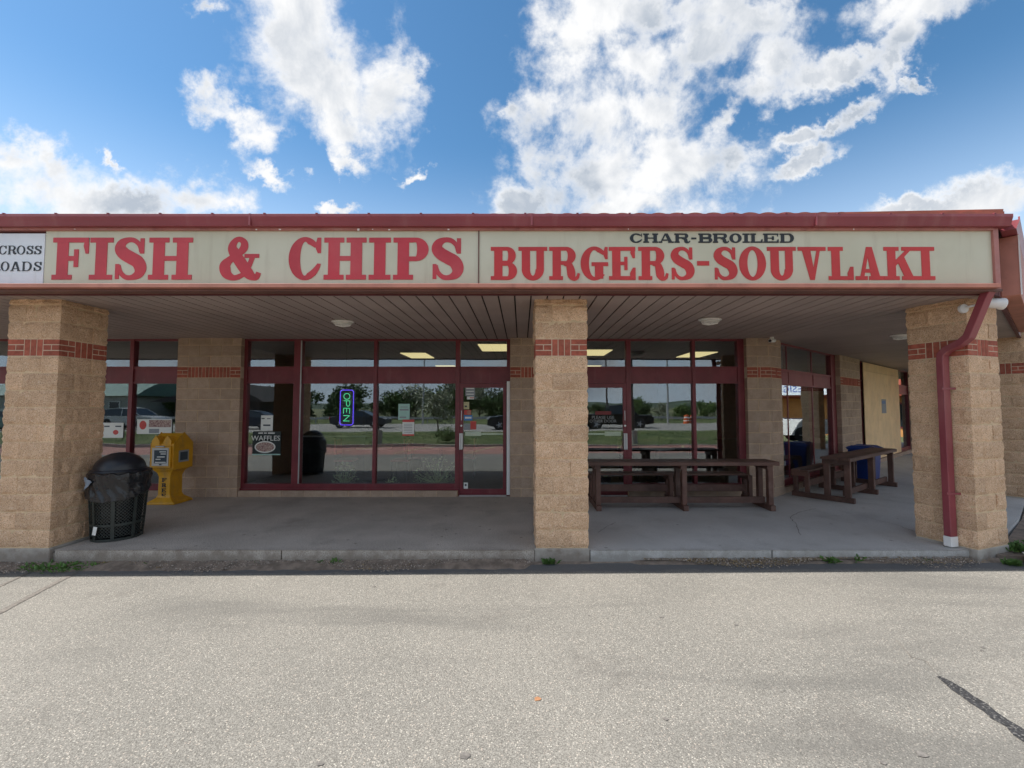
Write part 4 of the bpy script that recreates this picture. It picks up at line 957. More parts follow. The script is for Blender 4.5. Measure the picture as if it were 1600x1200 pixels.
# plywood boarding over the wing windows
pw = empty('plywood_boarding', 'bare plywood sheets boarding up the wing windows', 'plywood', MG @ T3(8.6, 0))
for a, b in ((6.42, 7.86), (7.865, 9.3), (9.305, 10.75)): box_obj('plywood_sheet', 'ply', (a, b, .045, .06, .13, 2.66), pw, MG)
box_obj('plywood_sheet', 'ply', (6.42, 10.75, .043, .058, 2.665, 2.90), pw, MG)
nt = box_obj('notice', 'papergrey', (0, .55, -.002, 0, 0, .43), None, MG @ T3(8.3, .04, 1.45), label='small printed notice stuck on the plywood boarding', cat='notice')
text('lettering', 'NOTICE', .12, 'paperblue', nt, MG @ T3(8.575, .037, 1.78) @ FACE)

# ------------------------------------------------------------------ papers and signs on the glass
def panel(name, label, cat, px0, px1, py0, py1, m, D=8.438, group=None):
    xa, z1 = W(px0, py0, D); xb, z0 = W(px1, py1, D); Mx = T3(xa, D, z0)
    q = MB(); q.box(0, xb-xa, 0, .0015, 0, z1-z0); o = q.obj(name, m, None, Mx, label=label, cat=cat, group=group); return o, xb-xa, z1-z0, Mx
def lines(o, Mx, rows, m='ink', y=-.001):
    q = MB()
    for x0, x1, z0, z1 in rows: q.box(x0, x1, y, y+.0006, z0, z1)
    q.obj('print', m, o, Mx)
o, w, h, Mx = panel('notice', 'small pale paper notice taped above the waffle poster', 'notice', 408, 426, 649, 672, 'paper')
lines(o, Mx, [(.05*w, .3*w, .75*h, .82*h), (.5*w, .8*w, .75*h, .8*h), (.2*w, .8*w, .28*h, .38*h)], 'ink')
o, w, h, Mx = panel('poster', 'dark poster reading WAFFLES above an oval picture', 'poster', 395, 438, 674, 711, 'darkprint')
text('lettering', 'WAFFLES', h*.30, 'paper', o, Mx @ T3(w*.47, -.002, h*.70) @ FACE)
lines(o, Mx, [(.2*w, .36*w, .90*h, .95*h), (.4*w, .5*w, .90*h, .95*h), (.54*w, .78*w, .90*h, .95*h)], 'paper'); lines(o, Mx, [(0, w, 0, .05*h)], 'paperteal')
q = MB(); q.face([(w*.45+w*.37*cos(2*pi*k/24), -.001, h*.34+h*.25*sin(2*pi*k/24)) for k in range(24)]); q.obj('oval_border', 'paper', o, Mx)
q = MB(); q.face([(w*.45+w*.33*cos(2*pi*k/24), -.0018, h*.34+h*.20*sin(2*pi*k/24)) for k in range(24)]); q.obj('oval_picture', 'foodprint', o, Mx)
o, w, h, Mx = panel('notice', 'pale teal paper notice on the middle pane', 'notice', 622.5, 640, 631, 656, 'paperteal')
lines(o, Mx, [(.2*w, .8*w, .78*h, .82*h), (.12*w, .9*w, .58*h, .68*h), (.1*w, .7*w, .12*h, .2*h)], 'papergrey'); lines(o, Mx, [(.05*w, .95*w, .22*h, .42*h)], 'paperblue', -.0014) if False else None
o, w, h, Mx = panel('notice', 'red and white permit sheet on the middle pane', 'notice', 629, 647, 655.5, 681, 'paper')
lines(o, Mx, [(0, w, .84*h, h), (0, w, 0, .10*h)], 'paperred'); lines(o, Mx, [(.12*w, .85*w, z*h, (z+.03)*h) for z in (.2, .3, .4, .5, .6, .7)], 'papergrey', -.0013)
o, w, h, Mx = panel('notice', 'wide flyer of food pictures on the glass above the newspaper box', 'notice', 214.5, 268, 655, 678, 'paper')
lines(o, Mx, [(.34*w, .98*w, .46*h, .95*h)], 'foodprint'); lines(o, Mx, [(.35*w, .64*w, .05*h, .35*h)], 'papergrey')
q = MB(); q.face([(w*.17+w*.10*cos(2*pi*k/18), -.001, h*.6+h*.3*sin(2*pi*k/18)) for k in range(18)]); q.obj('round_logo', 'paperred', o, Mx)
o, w, h, Mx = panel('notice', 'pale flyer with a red emblem half hidden by the left column', 'notice', 160, 192, 660.5, 684, 'paper')
lines(o, Mx, [(.10*w, .35*w, .72*h, .80*h), (.62*w, .9*w, .72*h, .80*h)], 'ink'); q = MB(); q.face([(w*.65+w*.13*cos(2*pi*k/18), -.001, h*.36+h*.16*sin(2*pi*k/18)) for k in range(18)]); q.obj('round_logo', 'paperred', o, Mx)
# stickers on the first door
DY = 8.4265
def sticker(label, a, b, c, d, m, **k): return panel('sticker', label, 'sticker', a, b, c, d, m, D=DY, group='stickers on the first shop door')
o, w, h, Mx = sticker('pale opening hours sticker at the top of the door glass', 727, 742, 604, 619, 'papergrey'); lines(o, Mx, [(.1*w, .9*w, z*h, (z+.1)*h) for z in (.15, .45, .75)], 'paper')
o, w, h, Mx = sticker('small white and red sticker below the hours on the door glass', 729.5, 741, 619.5, 624, 'paper'); lines(o, Mx, [(.4*w, .95*w, .4*h, .7*h)], 'paperred')
o, w, h, Mx = sticker('cream sticker with dark mark beside the door stile', 724.5, 733, 628, 639.5, 'paperyel'); lines(o, Mx, [(.2*w, .6*w, .3*h, .5*h)], 'ink')
o, w, h, Mx = sticker('red and orange card sticker on the door glass', 725, 736, 640.5, 648, 'paperred'); q = MB(); q.face([(w*.7+w*.3*cos(2*pi*k/18), -.001, h*.5+h*.45*sin(2*pi*k/18)) for k in range(18)]); q.obj('round_mark', 'salmon', o, Mx)
o, w, h, Mx = sticker('blue card payment sticker on the door glass', 725, 738, 648.7, 657, 'paperblue'); lines(o, Mx, [(.12*w, .9*w, .35*h, .7*h)], 'paper')
sticker('faded grey sticker above the push bar', 725, 735, 662, 671.5, 'papergrey')
o, w, h, Mx = sticker('red octagonal sticker right of the grey one', 735, 744, 658, 671, 'paperred')
o, w, h, Mx = sticker('small white sticker with black mark at the door foot', 724.5, 731, 754, 765, 'paper'); lines(o, Mx, [(.25*w, .7*w, .5*h, .8*h)], 'ink')
o, w, h, Mx = panel('notice', 'red stripe above white words PLEASE USE OTHER DOOR on the second door', 'notice', 930, 955, 642.5, 648, 'dimred', D=DY)
text('lettering', 'PLEASE USE', .084, 'dimwhite', o, T3(WX(942, DY), DY-.001, WZ(652.5, DY)) @ FACE); text('lettering', 'OTHER DOOR', .078, 'dimwhite', o, T3(WX(942, DY), DY-.001, WZ(658.2, DY)) @ FACE)
# neon OPEN sign behind the pane
NYY = 8.53; xn0, zn1 = W(532, 609.5, NYY); xn1, zn0 = W(551.5, 664, NYY)
ns = empty('neon_sign', 'blue bordered vertical OPEN sign with green letters hanging in the window', 'neon sign', T3((xn0+xn1)/2, NYY, zn0))
box_obj('backing', 'indark', (xn0-.02, xn1+.02, NYY+.03, NYY+.04, zn0-.05, zn1+.02), ns)
def neon(name, pts, m, close=False, r=.008):
    q = MB(); P = [Vector(p) for p in pts]; 
    if close: P.append(P[0])
    tube(q, P, r, 8); q.obj(name, m, ns, smooth=True)
cxn = (xn0+xn1)/2; rr_ = .03
bp = [(xn0+rr_, zn1), (xn1-rr_, zn1), (xn1, zn1-rr_), (xn1, zn0+rr_), (xn1-rr_, zn0), (xn0+rr_, zn0), (xn0, zn0+rr_), (xn0, zn1-rr_)]
neon('border_tube', [(a, NYY, b) for a, b in bp], 'neon_blue', True, .0065)
hh = (zn1-zn0-.10)/4; ww = .058
def nl(k, pts): # letters turned a quarter: up the glyph runs to the right of the sign
    zc = zn1-.05-hh*(k+.5); neon('letter_tube', [(cxn+ww*(p[1]*2-1), NYY-.004, zc-(p[0]*2-1)*hh*.40) for p in pts], 'neon_green', r=.0065)
nl(0, [(.5+.5*cos(a*pi/8), .5+.5*sin(a*pi/8)) for a in range(17)])
nl(1, [(0, 0), (0, 1), (.6, 1), (.9, .85), (.9, .6), (.6, .45), (0, .45)])
nl(2, [(.9, 1), (0, 1), (0, 0), (.9, 0)]); nl(2, [(0, .5), (.7, .5)]); nl(3, [(0, 0), (0, 1), (.9, 0), (.9, 1)])
q = MB(); tube(q, [(cxn-.03, NYY+.02, zn1), (cxn-.03, NYY+.02, 2.9)], .004); q.obj('hanging_cord', 'black_l', ns)

# ------------------------------------------------------------------ inside the shop: counter, tables, plants

ct = empty('shop_counter', 'dark counter and cabinet inside the shop behind the narrow pane', 'counter', T3(-5.0, 11))
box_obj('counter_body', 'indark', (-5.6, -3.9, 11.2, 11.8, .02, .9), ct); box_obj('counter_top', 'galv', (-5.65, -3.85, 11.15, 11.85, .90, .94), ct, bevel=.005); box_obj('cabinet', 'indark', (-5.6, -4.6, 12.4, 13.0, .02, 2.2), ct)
for dx, dy, lb in ((-3.3, 10.1, 'small round dining table with two chairs inside the shop left of the neon sign'), (-1.9, 10.6, 'small round dining table with two chairs inside the shop right of the neon sign'), (3.0, 10.0, 'small round dining table inside the room behind the second door')):
    t = empty('dining_table', lb, 'table', T3(dx, dy, .02)); q = MB(); q.cyl((dx, dy, .72), (dx, dy, .75), .38, n=28); q.obj('table_top', 'dimwhite', t); q = MB(); q.cyl((dx, dy, .03), (dx, dy, .72), .035, n=12); q.cyl((dx, dy, .02), (dx, dy, .05), .25, n=20); q.obj('pedestal', 'blackpl', t)
    for s in (-1, 1):
        cx_ = dx+s*.62; c = empty('dining_chair', 'dark chair '+('left' if s < 0 else 'right')+' of the '+('dining table left of the neon sign', 'dining table right of the neon sign', 'dining table behind the second door')[0 if dx < -3 else (1 if dx < 0 else 2)], 'chair', T3(cx_, dy, .02), group='chairs at the dining tables')
        box_obj('seat', 'maroonvinyl', (cx_-.2, cx_+.2, dy-.2, dy+.2, .44, .49), c, bevel=.012); box_obj('backrest', 'maroonvinyl', (cx_+s*.19-.02, cx_+s*.19+.02, dy-.2, dy+.2, .6, .92), c, bevel=.012)
        for a in (-.17, .17):
            for b in (-.17, .17): q = MB(); q.cyl((cx_+a, dy+b, .02), (cx_+a, dy+b, .9 if a*s > 0 else .44), .012, n=8); q.obj('leg', 'blackpl', c)
def leafy(name, label, x, y, z, n, h, spread, lm='leaf', seed=0, ls=.045, droop=0, cat='plant', pot=True, group=None, wide=None):
    rr = random.Random(seed); t = empty(name, label, cat, T3(x, y, z), group=group)
    if pot: q = MB(); q.cyl((0, 0, 0), (0, 0, .14), .07, .09, 14); q.obj('pot', 'indark', t, T3(x, y, z))
    q = MB(); qs = MB()
    for i in range(n):
        a = rr.uniform(0, 2*pi); r = spread*rr.random()**.6; hh_ = h*(1-.55*(r/spread)**2)*rr.uniform(.35, 1)
        tip = Vector((r*cos(a)*(wide or 1), r*sin(a)*.6, hh_-droop*r)); b0 = Vector((0, 0, .12 if pot else 0))
        if i % 4 == 0: qs.cyl(b0, tip, .003, .002, 4, cap=False)
        d = Vector((rr.uniform(-1, 1), rr.uniform(-1, .4), rr.uniform(-.4, .8))).normalized(); s = d.cross(Vector((rr.uniform(-1, 1), rr.uniform(-1, 1), 1))).normalized(); L = ls*rr.uniform(.6, 1.3)
        q.face([tip, tip+d*L*.5+s*L*.32, tip+d*L, tip+d*L*.5-s*L*.32])
    q.obj('leaves', lm, t, T3(x, y, z)); qs.obj('stems', lm, t, T3(x, y, z)) if qs.v else None
leafy('potted_plant', 'pale variegated plant behind the glass right of the grey seam strip', -3.42, 8.75, .02, 230, .62, .26, seed=1)
leafy('potted_plant', 'small pale plant behind the glass just right of the second mullion', -2.5, 8.72, .02, 70, .34, .18, seed=2)
leafy('potted_plant', 'wide trailing plant behind the glass left of the first door', -1.65, 8.8, .02, 260, .72, .5, seed=3)
def spiky(x, y, z, label):
    t = empty('potted_plant', label, 'plant', T3(x, y, z)); q = MB()
    for i in range(46):
        a = R.uniform(0, 2*pi); L = R.uniform(.25, .42); w = .008; P = []
        for k in range(6): s = k/5; P.append(Vector((cos(a)*L*s, sin(a)*L*s*.6, .18+.36*s-.5*s*s*L*2)))
        for k in range(5): 
            ww_ = w*(1-k/5); w2 = w*(1-(k+1)/5); n = Vector((-sin(a), cos(a), 0)); q.face([P[k]+n*ww_, P[k]-n*ww_, P[k+1]-n*w2, P[k+1]+n*w2])
    q.obj('leaves', 'leaf', t, T3(x, y, z)); q = MB(); q.cyl((0, 0, 0), (0, 0, .2), .09, .12, 14); q.obj('pot', 'indark', t, T3(x, y, z))
spiky(1.62, 8.75, .10, 'spider plant with arching leaves behind the second door glass')

# ------------------------------------------------------------------ kerb-foot litter, gravel and weeds
def debris(name, m, spans, n, s0, s1, seed, lift=0, y0=5.10, y1=5.27, **kw):
    rr = random.Random(seed); q = MB()
    for i in range(n):
        a, b = rr.choice(spans); x = rr.uniform(a, b); y = y1-(y1-y0)*rr.random()**1.5*(.55+.45*sin(x*3)); s = rr.uniform(s0, s1); z = gz(x)+lift*max(0, (y-y0)/(y1-y0))
        c = Vector((x, y, z+s*.2)); P = [c+Vector((rr.uniform(-1, 1), rr.uniform(-1, 1), rr.uniform(-.5, .8)))*s for _ in range(4)]
        q.face([P[0], P[1], P[2]]); q.face([P[0], P[3], P[1]]); q.face([P[1], P[3], P[2]]); q.face([P[0], P[2], P[3]])
    q.obj(name, m, kind='stuff', **kw)
q = MB(); prev = None; rr = random.Random(5)
n = 160
for i in range(n+1):
    x = -7.5+13.1*i/n
    inn = 1 if x < .1 else (.25 if x < .85 else (.45 if x > 1.3 else .1))
    w = (.16+.05*rr.random())*inn; h = .04*inn*(.8+.4*rr.random())
    cur = (q.pt((x, 5.28, gz(x)+h+.01)), q.pt((x, 5.27-w*.5, gz(x)+h*.7+.004)), q.pt((x, 5.27-w, gz(x)-.004)))
    if prev:
        for k in range(2): q.f.append([prev[k], prev[k+1], cur[k+1], cur[k]]); q.m.append(0)
    prev = cur
q.obj('soil', 'soil', kind='stuff', smooth=True)
debris('gravel', 'gravel', [(-4.6, .1), (-7, -5.5), (1.4, 5.2), (-3.6, -.5)], 9000, .004, .014, 1, .045, y0=5.02)
debris('dry_leaf_litter', 'dryweed', [(1.4, 5.4), (-5.2, -4.0), (-2.6, -.8), (1.9, 3.6)], 3600, .005, .016, 2, .04, y0=5.08)
def weed(x, y, label, n=60, sp=.09, h=.09, wide=1.0, seed=0, z=None):
    rr = random.Random(seed); z = gz(x) if z is None else z; t = empty('weed', label, 'weed', T3(x, y, z), group='weeds growing along the kerb foot'); q = MB()
    for i in range(n):
        a = rr.uniform(0, 2*pi); r0_ = sp*rr.random()*.8; bx_ = Vector((r0_*cos(a)*wide, r0_*sin(a)*.5, 0)); L = h*rr.uniform(.4, 1.1); d = Vector((rr.uniform(-.9, .9), rr.uniform(-.8, .3), rr.uniform(.3, 1))).normalized()
        s = d.cross(Vector((0, 1, .2))).normalized()*L*rr.uniform(.06, .2); m_ = bx_+d*L*.55; tp = bx_+d*L+Vector((0, 0, -.2*L))
        q.face([bx_, m_+s, tp, m_-s])
    q.obj('leaves', 'weed', t, T3(x, y, z))
def wp(px, py): p = gpt(px, py); return p.x, min(p.y, 5.26)
x, y = wp(100, 880); weed(-5.25, 5.2, 'broad patch of weeds before the left column and bin', 420, .42, .10, 1.2, 1)
weed(-5.0, 5.23, 'low weeds at the kerb just below the litter bin', 160, .2, .08, 1.3, 2)
for i, (px, lab, n, h) in enumerate(((231, 'single upright weed against the left kerb', 10, .09), (404, 'small weed tuft left of the slab joint', 22, .08), (440, 'thin weed at the foot of the slab joint', 16, .07), (500, 'weed tuft just right of the slab joint', 34, .09), (524, 'leafy weed a little further right along the kerb', 40, .11), (858, 'weed at the foot of the centre column', 60, .10), (1214, 'tiny weed sprig left of the kerb crack on the right walk', 12, .07), (1297, 'leafy weed by the kerb crack on the right walk', 50, .11), (1340, 'thin weed sprig further right on the right kerb', 14, .12), (1450, 'flat weed patch along the right kerb', 50, .06))):
    weed(WX(px, 5.24, 872), 5.24, lab, n, .05 if n < 45 else .08, h, 1.3 if px != 1450 else 4, 10+i)
weed(5.50, 5.12, 'thick weeds in the gap between the corner walk and kerb stone', 150, .11, .10, 1.1, 30)
weed(5.98, 5.42, 'tall leafy weeds behind the corner kerb stone', 260, .26, .15, 1.2, 31, z=-.06)
weed(6.45, 5.6, 'bushy weeds at the edge of the planting strip', 160, .22, .22, 1.0, 32, z=-.06)

# ------------------------------------------------------------------ what the windows mirror: verge, road, rail, poles, cars, trees, houses
def car(x, y, rz, pm, label, kind='sedan'):
    Mc = T3(x, y, -.146) @ RZ(rz); t = empty('parked_car' if kind != 'pickup' else 'pickup_truck', label, 'car' if kind != 'pickup' else 'pickup truck', Mc, group='vehicles parked across the lot')
    if kind == 'sedan': L, Wd, low = 4.7, .90, [(-2.3, .35), (-2.35, .6), (-2.28, .88), (-1.6, .98), (1.0, .95), (2.1, .80), (2.34, .62), (2.36, .32), (1.9, .22), (-1.9, .22)]; gh = [(-1.75, .97), (-1.0, 1.38), (-.1, 1.45), (.45, 1.38), (1.25, .94)]
    elif kind == 'suv': L, Wd, low = 4.8, .95, [(-2.3, .4), (-2.38, .7), (-2.32, 1.0), (-1.8, 1.08), (1.0, 1.06), (2.15, .95), (2.38, .75), (2.4, .36), (1.9, .26), (-1.9, .26)]; gh = [(-2.2, 1.07), (-1.95, 1.62), (-.6, 1.72), (.35, 1.64), (1.2, 1.05)]
    else: L, Wd, low = 5.7, 1.0, [(-2.85, .5), (-2.9, .8), (-2.88, 1.15), (-.6, 1.17), (1.4, 1.17), (2.7, 1.1), (2.85, .9), (2.88, .45), (2.3, .36), (-2.4, .36)]; gh = [(-.75, 1.16), (-.68, 1.85), (.2, 1.92), (.85, 1.86), (1.6, 1.16)]
    q = MB(); i = len(q.v); n = len(low)
    for s, yy_ in ((-1, Wd*.93), (-1, Wd), (1, Wd), (1, Wd*.93)): pass
    rows = []
    for yy_, sh in ((-Wd, .05), (-Wd*.9, 0), (Wd*.9, 0), (Wd, .05)):
        cx_ = 0; cz_ = .65; rows.append([q.pt((px*(1-sh*.4), yy_, cz_+(pz-cz_)*(1-sh*1.2))) for px, pz in low])
    for a, b in zip(rows, rows[1:]):
        for k in range(n): q.f.append([a[k], a[(k+1) % n], b[(k+1) % n], b[k]]); q.m.append(0)
    q.f.append(rows[0][::-1]); q.f.append(rows[-1]); q.m += [0, 0]
    q.obj('body', pm, t, Mc, smooth=True)
    q = MB(); rows = []
    def ghrow(yy_): return [q.pt((px, yy_*(1-.20*(pz-gh[0][1])), pz)) for px, pz in gh]
    a = ghrow(-Wd*.93); b = ghrow(Wd*.93); n = len(gh)
    for k in range(n-1): q.f.append([a[k], a[k+1], b[k+1], b[k]]); q.m.append(0)
    q.f.append(a[::-1]); q.f.append(b); q.m += [0, 0]; q.obj('windows', 'carglass', t, Mc)
    q = MB(); top = gh[1:-1]; a = [q.pt((px, -Wd*.93*(1-.20*(pz-gh[0][1]))-.01, pz+.012)) for px, pz in top]; b = [q.pt((px, Wd*.93*(1-.20*(pz-gh[0][1]))+.01, pz+.012)) for px, pz in top]
    a2 = [q.pt((px, -Wd*.93*(1-.20*(pz-gh[0][1]))-.01, pz-.04)) for px, pz in top]; b2 = [q.pt((px, Wd*.93*(1-.20*(pz-gh[0][1]))+.01, pz-.04)) for px, pz in top]
    for k in range(len(top)-1):
        for f in ([a[k], a[k+1], b[k+1], b[k]], [a[k], a[k+1], a2[k+1], a2[k]], [b[k], b[k+1], b2[k+1], b2[k]]): q.f.append(f); q.m.append(0)
    q.obj('roof', pm, t, Mc)
    q = MB()
    for s in (-1, 1):
        for (p0, p1) in ((gh[0], gh[1]), (gh[-2], gh[-1]), ((-.2, gh[0][1]), (-.2, gh[2][1]))):
            f = lambda p: Vector((p[0], s*Wd*.935*(1-.20*(p[1]-gh[0][1])), p[1])); q.cyl(f(p0), f(p1), .03, n=6)
    q.obj('pillars', pm, t, Mc)
    if kind == 'pickup': box_obj('cargo_bed', 'blackpl', (-2.78, -.8, -.8, .8, 1.165, 1.19), t, Mc)
    wr = .33 if kind == 'sedan' else .38; wx = L*.30
    for sx in (-1, 1):
        for s in (-1, 1):
            wz_ = wr; c0 = (sx*wx, s*(Wd-.2), wz_); c1 = (sx*wx, s*(Wd+.01), wz_)
            q = MB(); q.cyl(c0, c1, wr, n=28); wh = q.obj('wheel', 'tyre', t, Mc, smooth=True)
            q = MB(); q.cyl((sx*wx, s*(Wd+.005), wz_), (sx*wx, s*(Wd+.02), wz_), wr*.42, wr*.2, n=20)
            for k in range(5):
                a_ = 2*pi*k/5; q.cyl((sx*wx, s*(Wd+.02), wz_), (sx*wx+wr*.66*cos(a_), s*(Wd+.015), wz_+wr*.66*sin(a_)), .035, n=6)
            q.lathe([(wr*.62, 0), (wr*.70, 0), (wr*.70, .01), (wr*.62, .01), (wr*.62, 0)], 24) if False else None
            q.obj('rim', 'rim', wh, Mc)
            q = MB(); q.cyl((sx*wx, s*(Wd-.02), wz_+.02), (sx*wx, s*(Wd+.004), wz_+.02), wr+.05, n=28); q.obj('wheel_arch', 'blackpl', t, Mc)
    hz = low[4][1]-.2
    for s in (-1, 1):
        box_obj('headlight', 'headlamp', (L/2-.22, L/2+.02, s*(Wd-.22)-.14, s*(Wd-.22)+.14, hz-.1, hz+.04), t, Mc, bevel=.02)
        box_obj('taillight', 'taillamp', (-L/2-.03, -L/2+.1, s*(Wd-.16)-.1, s*(Wd-.16)+.1, hz-.12, hz+.16), t, Mc, bevel=.02)
        box_obj('mirror', pm, (gh[-1][0]-.35, gh[-1][0]-.2, s*(Wd+.09)-.09, s*(Wd+.09)+.09, gh[0][1]-.02, gh[0][1]+.13), t, Mc, bevel=.02)
    return t
car(-13.9, -22.0, 0, 'dark_grey_paint', 'dark grey sedan mirrored behind the neon OPEN sign')
car(-31.0, -19.0, 0, 'silver_paint', 'silver SUV mirrored in the window behind the litter bin', 'suv')
car(-22.5, -20.5, pi, 'navy_paint', 'navy car mirrored in the narrow pane above the waffle poster')
car(-.3, -19.2, pi, 'dark_grey_paint', 'dark grey SUV mirrored in the first door', 'suv')
car(7.6, -19.5, 0, 'black_paint', 'black pickup mirrored left of the pole in the second window', 'pickup')
car(-40.5, -18.5, 0, 'teal_paint', 'teal grey sedan mirrored at the far left window edge')
car(20.9, 13.7, radians(-84), 'white_paint', 'white pickup mirrored in the angled wing window', 'pickup')
# guard rail
gr = empty('guard_rail', 'galvanised guard rail along the far side of the road', 'guard rail', T3(0, -31, -.15))
q = MB(); q.prism([(-31.0, .32), (-31.06, .38), (-31.0, .44), (-31.06, .50), (-31.0, .56), (-30.97, .56), (-30.97, .32)], 'x', -70, 50); q.obj('rail', 'galv', gr)
pm_ = None
for i in range(31):
    if pm_ is None: q = MB(); q.box(-.06, .06, -.08, .0, 0, .6); pm_ = q.mesh('post', 'galv')
    link('post', pm_, gr, T3(-70+4*i, -31.07, -.15))
def lamp(x, y, h, r, lean, label, base=True, m='pole'):
    t = empty('light_pole', label, 'light pole', T3(x, y, -.12), group='poles across the lot'); 
    if base: q = MB(); q.cyl((x, y, -.2), (x, y, .52), .21, n=24); q.obj('concrete_base', 'kerb', t, smooth=True)
    q = MB(); q.cyl((x, y, .52 if base else -.1), (x+lean, y, h), r, r*.6, n=14); q.obj('shaft', m, t, smooth=True)
    q = MB(); q.cyl((x+lean, y, h), (x+lean, y-1.2, h+.1), .04, n=8); q.box(x+lean-.15, x+lean+.15, y-1.9, y-1.1, h+.02, h+.16); q.obj('lamp_head', m, t)
lamp(5.25, -4.3, 8.2, .085, -.1, 'dark brown light pole on a round concrete base mirrored beside the second door')
lamp(-6.9, -4.6, 8.2, .085, -.15, 'dark light pole on a concrete base mirrored at the middle mullion')
lamp(14.6, -28, 9, .11, 0, 'slim grey light pole mirrored in the second window', False, 'galv')
lamp(-9.6, -27, 9, .10, 0, 'thin grey pole mirrored behind the neon sign', False, 'galv')
lamp(9.5, -33, 8.5, .12, 0, 'wooden utility pole mirrored in the second door glass', False)
for i, x in enumerate((16.6, 17.25)):
    t = empty('traffic_barrel', ('left' if i == 0 else 'right')+' of the two orange traffic barrels mirrored in the second window', 'barrel', T3(x, -28.5, -.15), group='orange barrels by the road')
    q = MB(); q.lathe([(0, 0), (.30, 0), (.28, .3), (.26, .6), (.23, .95), (0, .98)], 18); q.obj('body', 'orange', t, T3(x, -28.5, -.15), smooth=True)
    q = MB(); q.lathe([(.282, .32), (.268, .46)], 18); q.lathe([(.262, .64), (.25, .78)], 18); q.obj('reflective_bands', 'whitepaint', t, T3(x, -28.5, -.15), smooth=True)
# trees
def crown(name, n, rx, rz, lm, seed, ls):
    rr = random.Random(seed); q = MB(); cl = [(Vector((rr.uniform(-.7, .7)*rx, rr.uniform(-.6, .6)*rx, rr.uniform(-.6, .8)*rz)), rr.uniform(.3, .55)*rx) for _ in range(14)]
    for i in range(n):
        c, r = rr.choice(cl); v = Vector((rr.gauss(0, 1), rr.gauss(0, 1), rr.gauss(0, .8))).normalized()*r*rr.uniform(.55, 1.05); p = c+v
        d = Vector((rr.uniform(-1, 1), rr.uniform(-1, 1), rr.uniform(-1, 1))).normalized(); s = d.cross(Vector((rr.uniform(-1, 1), rr.uniform(-1, 1), .3))).normalized(); L = ls*rr.uniform(.6, 1.4)
        q.face([p, p+d*L+s*L*.5, p+d*L*1.6, p+d*L-s*L*.5])
    return q.mesh(name, lm)
CR = [crown('crown', 2600, 3.0, 2.4, 'fol1', 1, .24), crown('crown', 2600, 2.8, 3.2, 'fol1', 2, .24), crown('crown', 2200, 2.6, 2.2, 'fol2', 3, .24), crown('crown', 2000, 2.4, 3.0, 'fol3', 4, .2)]
def trunk_mesh(h, r, seed):
    rr = random.Random(seed); q = MB(); q.cyl((0, 0, -.3), (.1, 0, h), r, r*.55, 10)
    for k in range(6):
        a = rr.uniform(0, 2*pi); z = h*rr.uniform(.5, 1); q.cyl((.05, 0, z), (cos(a)*h*.5, sin(a)*h*.5, z+h*rr.uniform(.3, .7)), r*.35, r*.12, 6)
    return q.mesh('trunk', 'bark')
TM = trunk_mesh(2.2, .16, 3)
def tree(x, y, s, k, label, z=-.2, sz=1): 
    t = empty('tree', label, 'tree', T3(x, y, z), group='trees beyond the road'); Ms = T3(x, y, z) @ RZ(x*1.7) @ Matrix.Diagonal((s, s, s*sz, 1))
    link('trunk', TM, t, Ms); link('crown', CR[k], t, Ms @ T3(0, 0, 3.6))
ORD = 'first second third fourth fifth sixth seventh eighth ninth tenth eleventh twelfth thirteenth fourteenth fifteenth sixteenth seventeenth eighteenth nineteenth twentieth twenty-first twenty-second twenty-third twenty-fourth twenty-fifth twenty-sixth twenty-seventh twenty-eighth'.split()
rr = random.Random(77); kn = ['dark rounded', 'tall dark', 'yellow-green', 'grey-green']; cnt = {}
for i in range(58):
    x = -72+i*2.1+rr.uniform(-1, 1); y = -rr.uniform(38, 56); s = rr.uniform(.66, .92)*(1.1 if -40 < x < -6 else (.62 if x > 2 else .9))*abs(y)/46; k = rr.choice([0, 0, 1, 1, 2, 3]); cnt[k] = cnt.get(k, 0)+1
    tree(x, y, s, k, f'{ORD[cnt[k]-1]} {kn[k]} tree from the left in the mirrored row beyond the guard rail', sz=rr.uniform(.8, 1.1), z=-.2-1.2*s)
tree(-5.6, -13.4, .42, 3, 'young grey-green sapling on the mirrored grass verge')
leafy('shrub', 'bright green shrub at the verge kerb mirrored beside the first door', -3.6, -5.0, -.05, 700, .75, .7, lm='fol2', seed=8, ls=.09, cat='shrub', pot=False)
q = MB(); rr = random.Random(4)
for i in range(9000):
    x = rr.uniform(-26, 22); y = rr.uniform(-12, -3.7); h = rr.uniform(.03, .09); a = rr.uniform(0, pi); z = gz(x)+.02+.10*sin(pi*(y+15.6)/12)
    q.face([(x-.02*cos(a), y-.02*sin(a), z), (x+.02*cos(a), y+.02*sin(a), z), (x+rr.uniform(-.03, .03), y+rr.uniform(-.03, .03), z+h)])
q.obj('grass', 'blade', kind='stuff')
# wooded ridge far behind
q = MB(); prev = None; n = 90
for i in range(n+1):
    a = pi+radians(-15)+radians(210)*i/n; r = 380; h = 5+4*mnoise.noise(Vector((i*.13, 0, 0)))+2.5*mnoise.noise(Vector((i*.7, 3, 0)))
    cur = [q.pt((r*cos(a), r*sin(a), -1)), q.pt(((r+30)*cos(a), (r+30)*sin(a), h)), q.pt(((r+130)*cos(a), (r+130)*sin(a), h*1.3))]
    if prev:
        for k in range(2): q.f.append([prev[k], prev[k+1], cur[k+1], cur[k]]); q.m.append(0)
    prev = cur
q.obj('hills', 'hill', kind='structure', smooth=True)
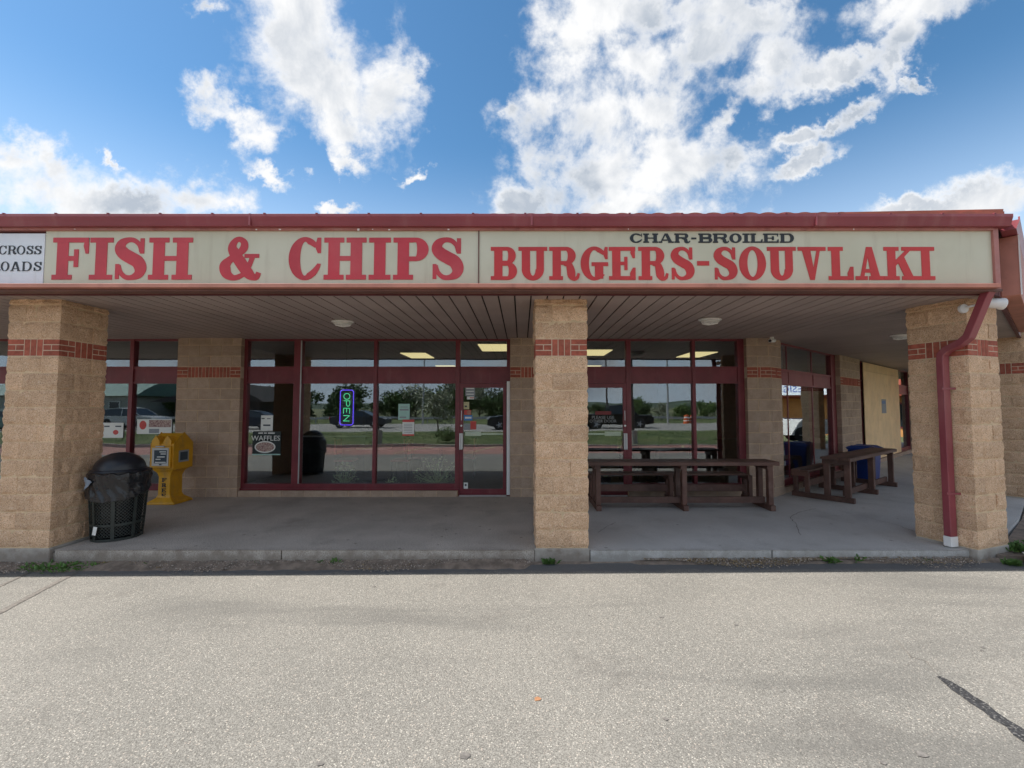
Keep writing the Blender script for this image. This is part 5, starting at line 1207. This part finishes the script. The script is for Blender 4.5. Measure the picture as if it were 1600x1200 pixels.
# low house with a teal roof, mirrored at the left
hs_ = empty('house', 'low pale house with teal metal roof mirrored in the left windows', 'house', T3(-52, -38))
box_obj('wall', 'siding', (-60, -44, -43, -34, -.3, 2.9), hs_)
q = MB(); q.prism([(-44, 2.9), (-33, 2.9), (-38.5, 5.4)], 'x', -61, -43); q.obj('roof', 'tealroof', hs_)
for x in (-58.5, -55, -51, -47): wn = box_obj('window', 'whitepaint', (x, x+1.5, -33.98, -33.9, .9, 2.3), hs_); box_obj('pane', 'carglass', (x+.1, x+1.4, -33.9, -33.88, 1.0, 2.2), wn)
h2 = empty('house', 'dark shingled house gable mirrored above the food flyer', 'house', T3(-34, -34))
box_obj('wall', 'darkroof', (-37, -28, -38, -31, -.3, 2.2), h2); q = MB(); q.prism([(-39, 2.2), (-27, 2.2), (-30.5, 4.1)], 'y', -39, -30); q.obj('roof', 'darkroof', h2)
for x in (-36, -33.5, -31): wn = box_obj('window', 'whitepaint', (x, x+1, -30.98, -30.9, .8, 1.8), h2); box_obj('pane', 'carglass', (x+.1, x+.9, -30.9, -30.88, .9, 1.7), wn)
# the plaza's far wing, mirrored in the angled windows
MF = T3(29.5, 18.8) @ RZ(radians(-68)); fw = empty('retail_building', 'far wing of the plaza with red fascia and orange wall mirrored in the angled windows', 'building', MF)
box_obj('wall', 'orangewall', (-9, 9, 0, 3, -.3, 2.2), fw, MF); box_obj('wall', 'redfascia', (-9, 9, -.03, 3, 2.2, 2.32), fw, MF); box_obj('fascia', 'redfascia', (-9, 9, -1.2, 3, 2.32, 4.2), fw, MF)
for x in (-7, -4, 2.5, 5.5): wn = box_obj('window', 'maroon', (x, x+2, -.06, -.001, .3, 1.9), fw, MF); box_obj('pane', 'carglass', (x+.1, x+1.9, -.08, -.061, .4, 1.8), wn, MF)
fs = box_obj('shop_sign', 'signwhite', (-3, 3, -1.28, -1.203, 2.42, 3.2), None, MF, label='white sign with blue letters on the far wing, mirrored in the angled windows', cat='sign')
text('lettering', '- DESIGN', .62, 'bluetext', fs, MF @ T3(0, -1.285, 2.8) @ FACE)
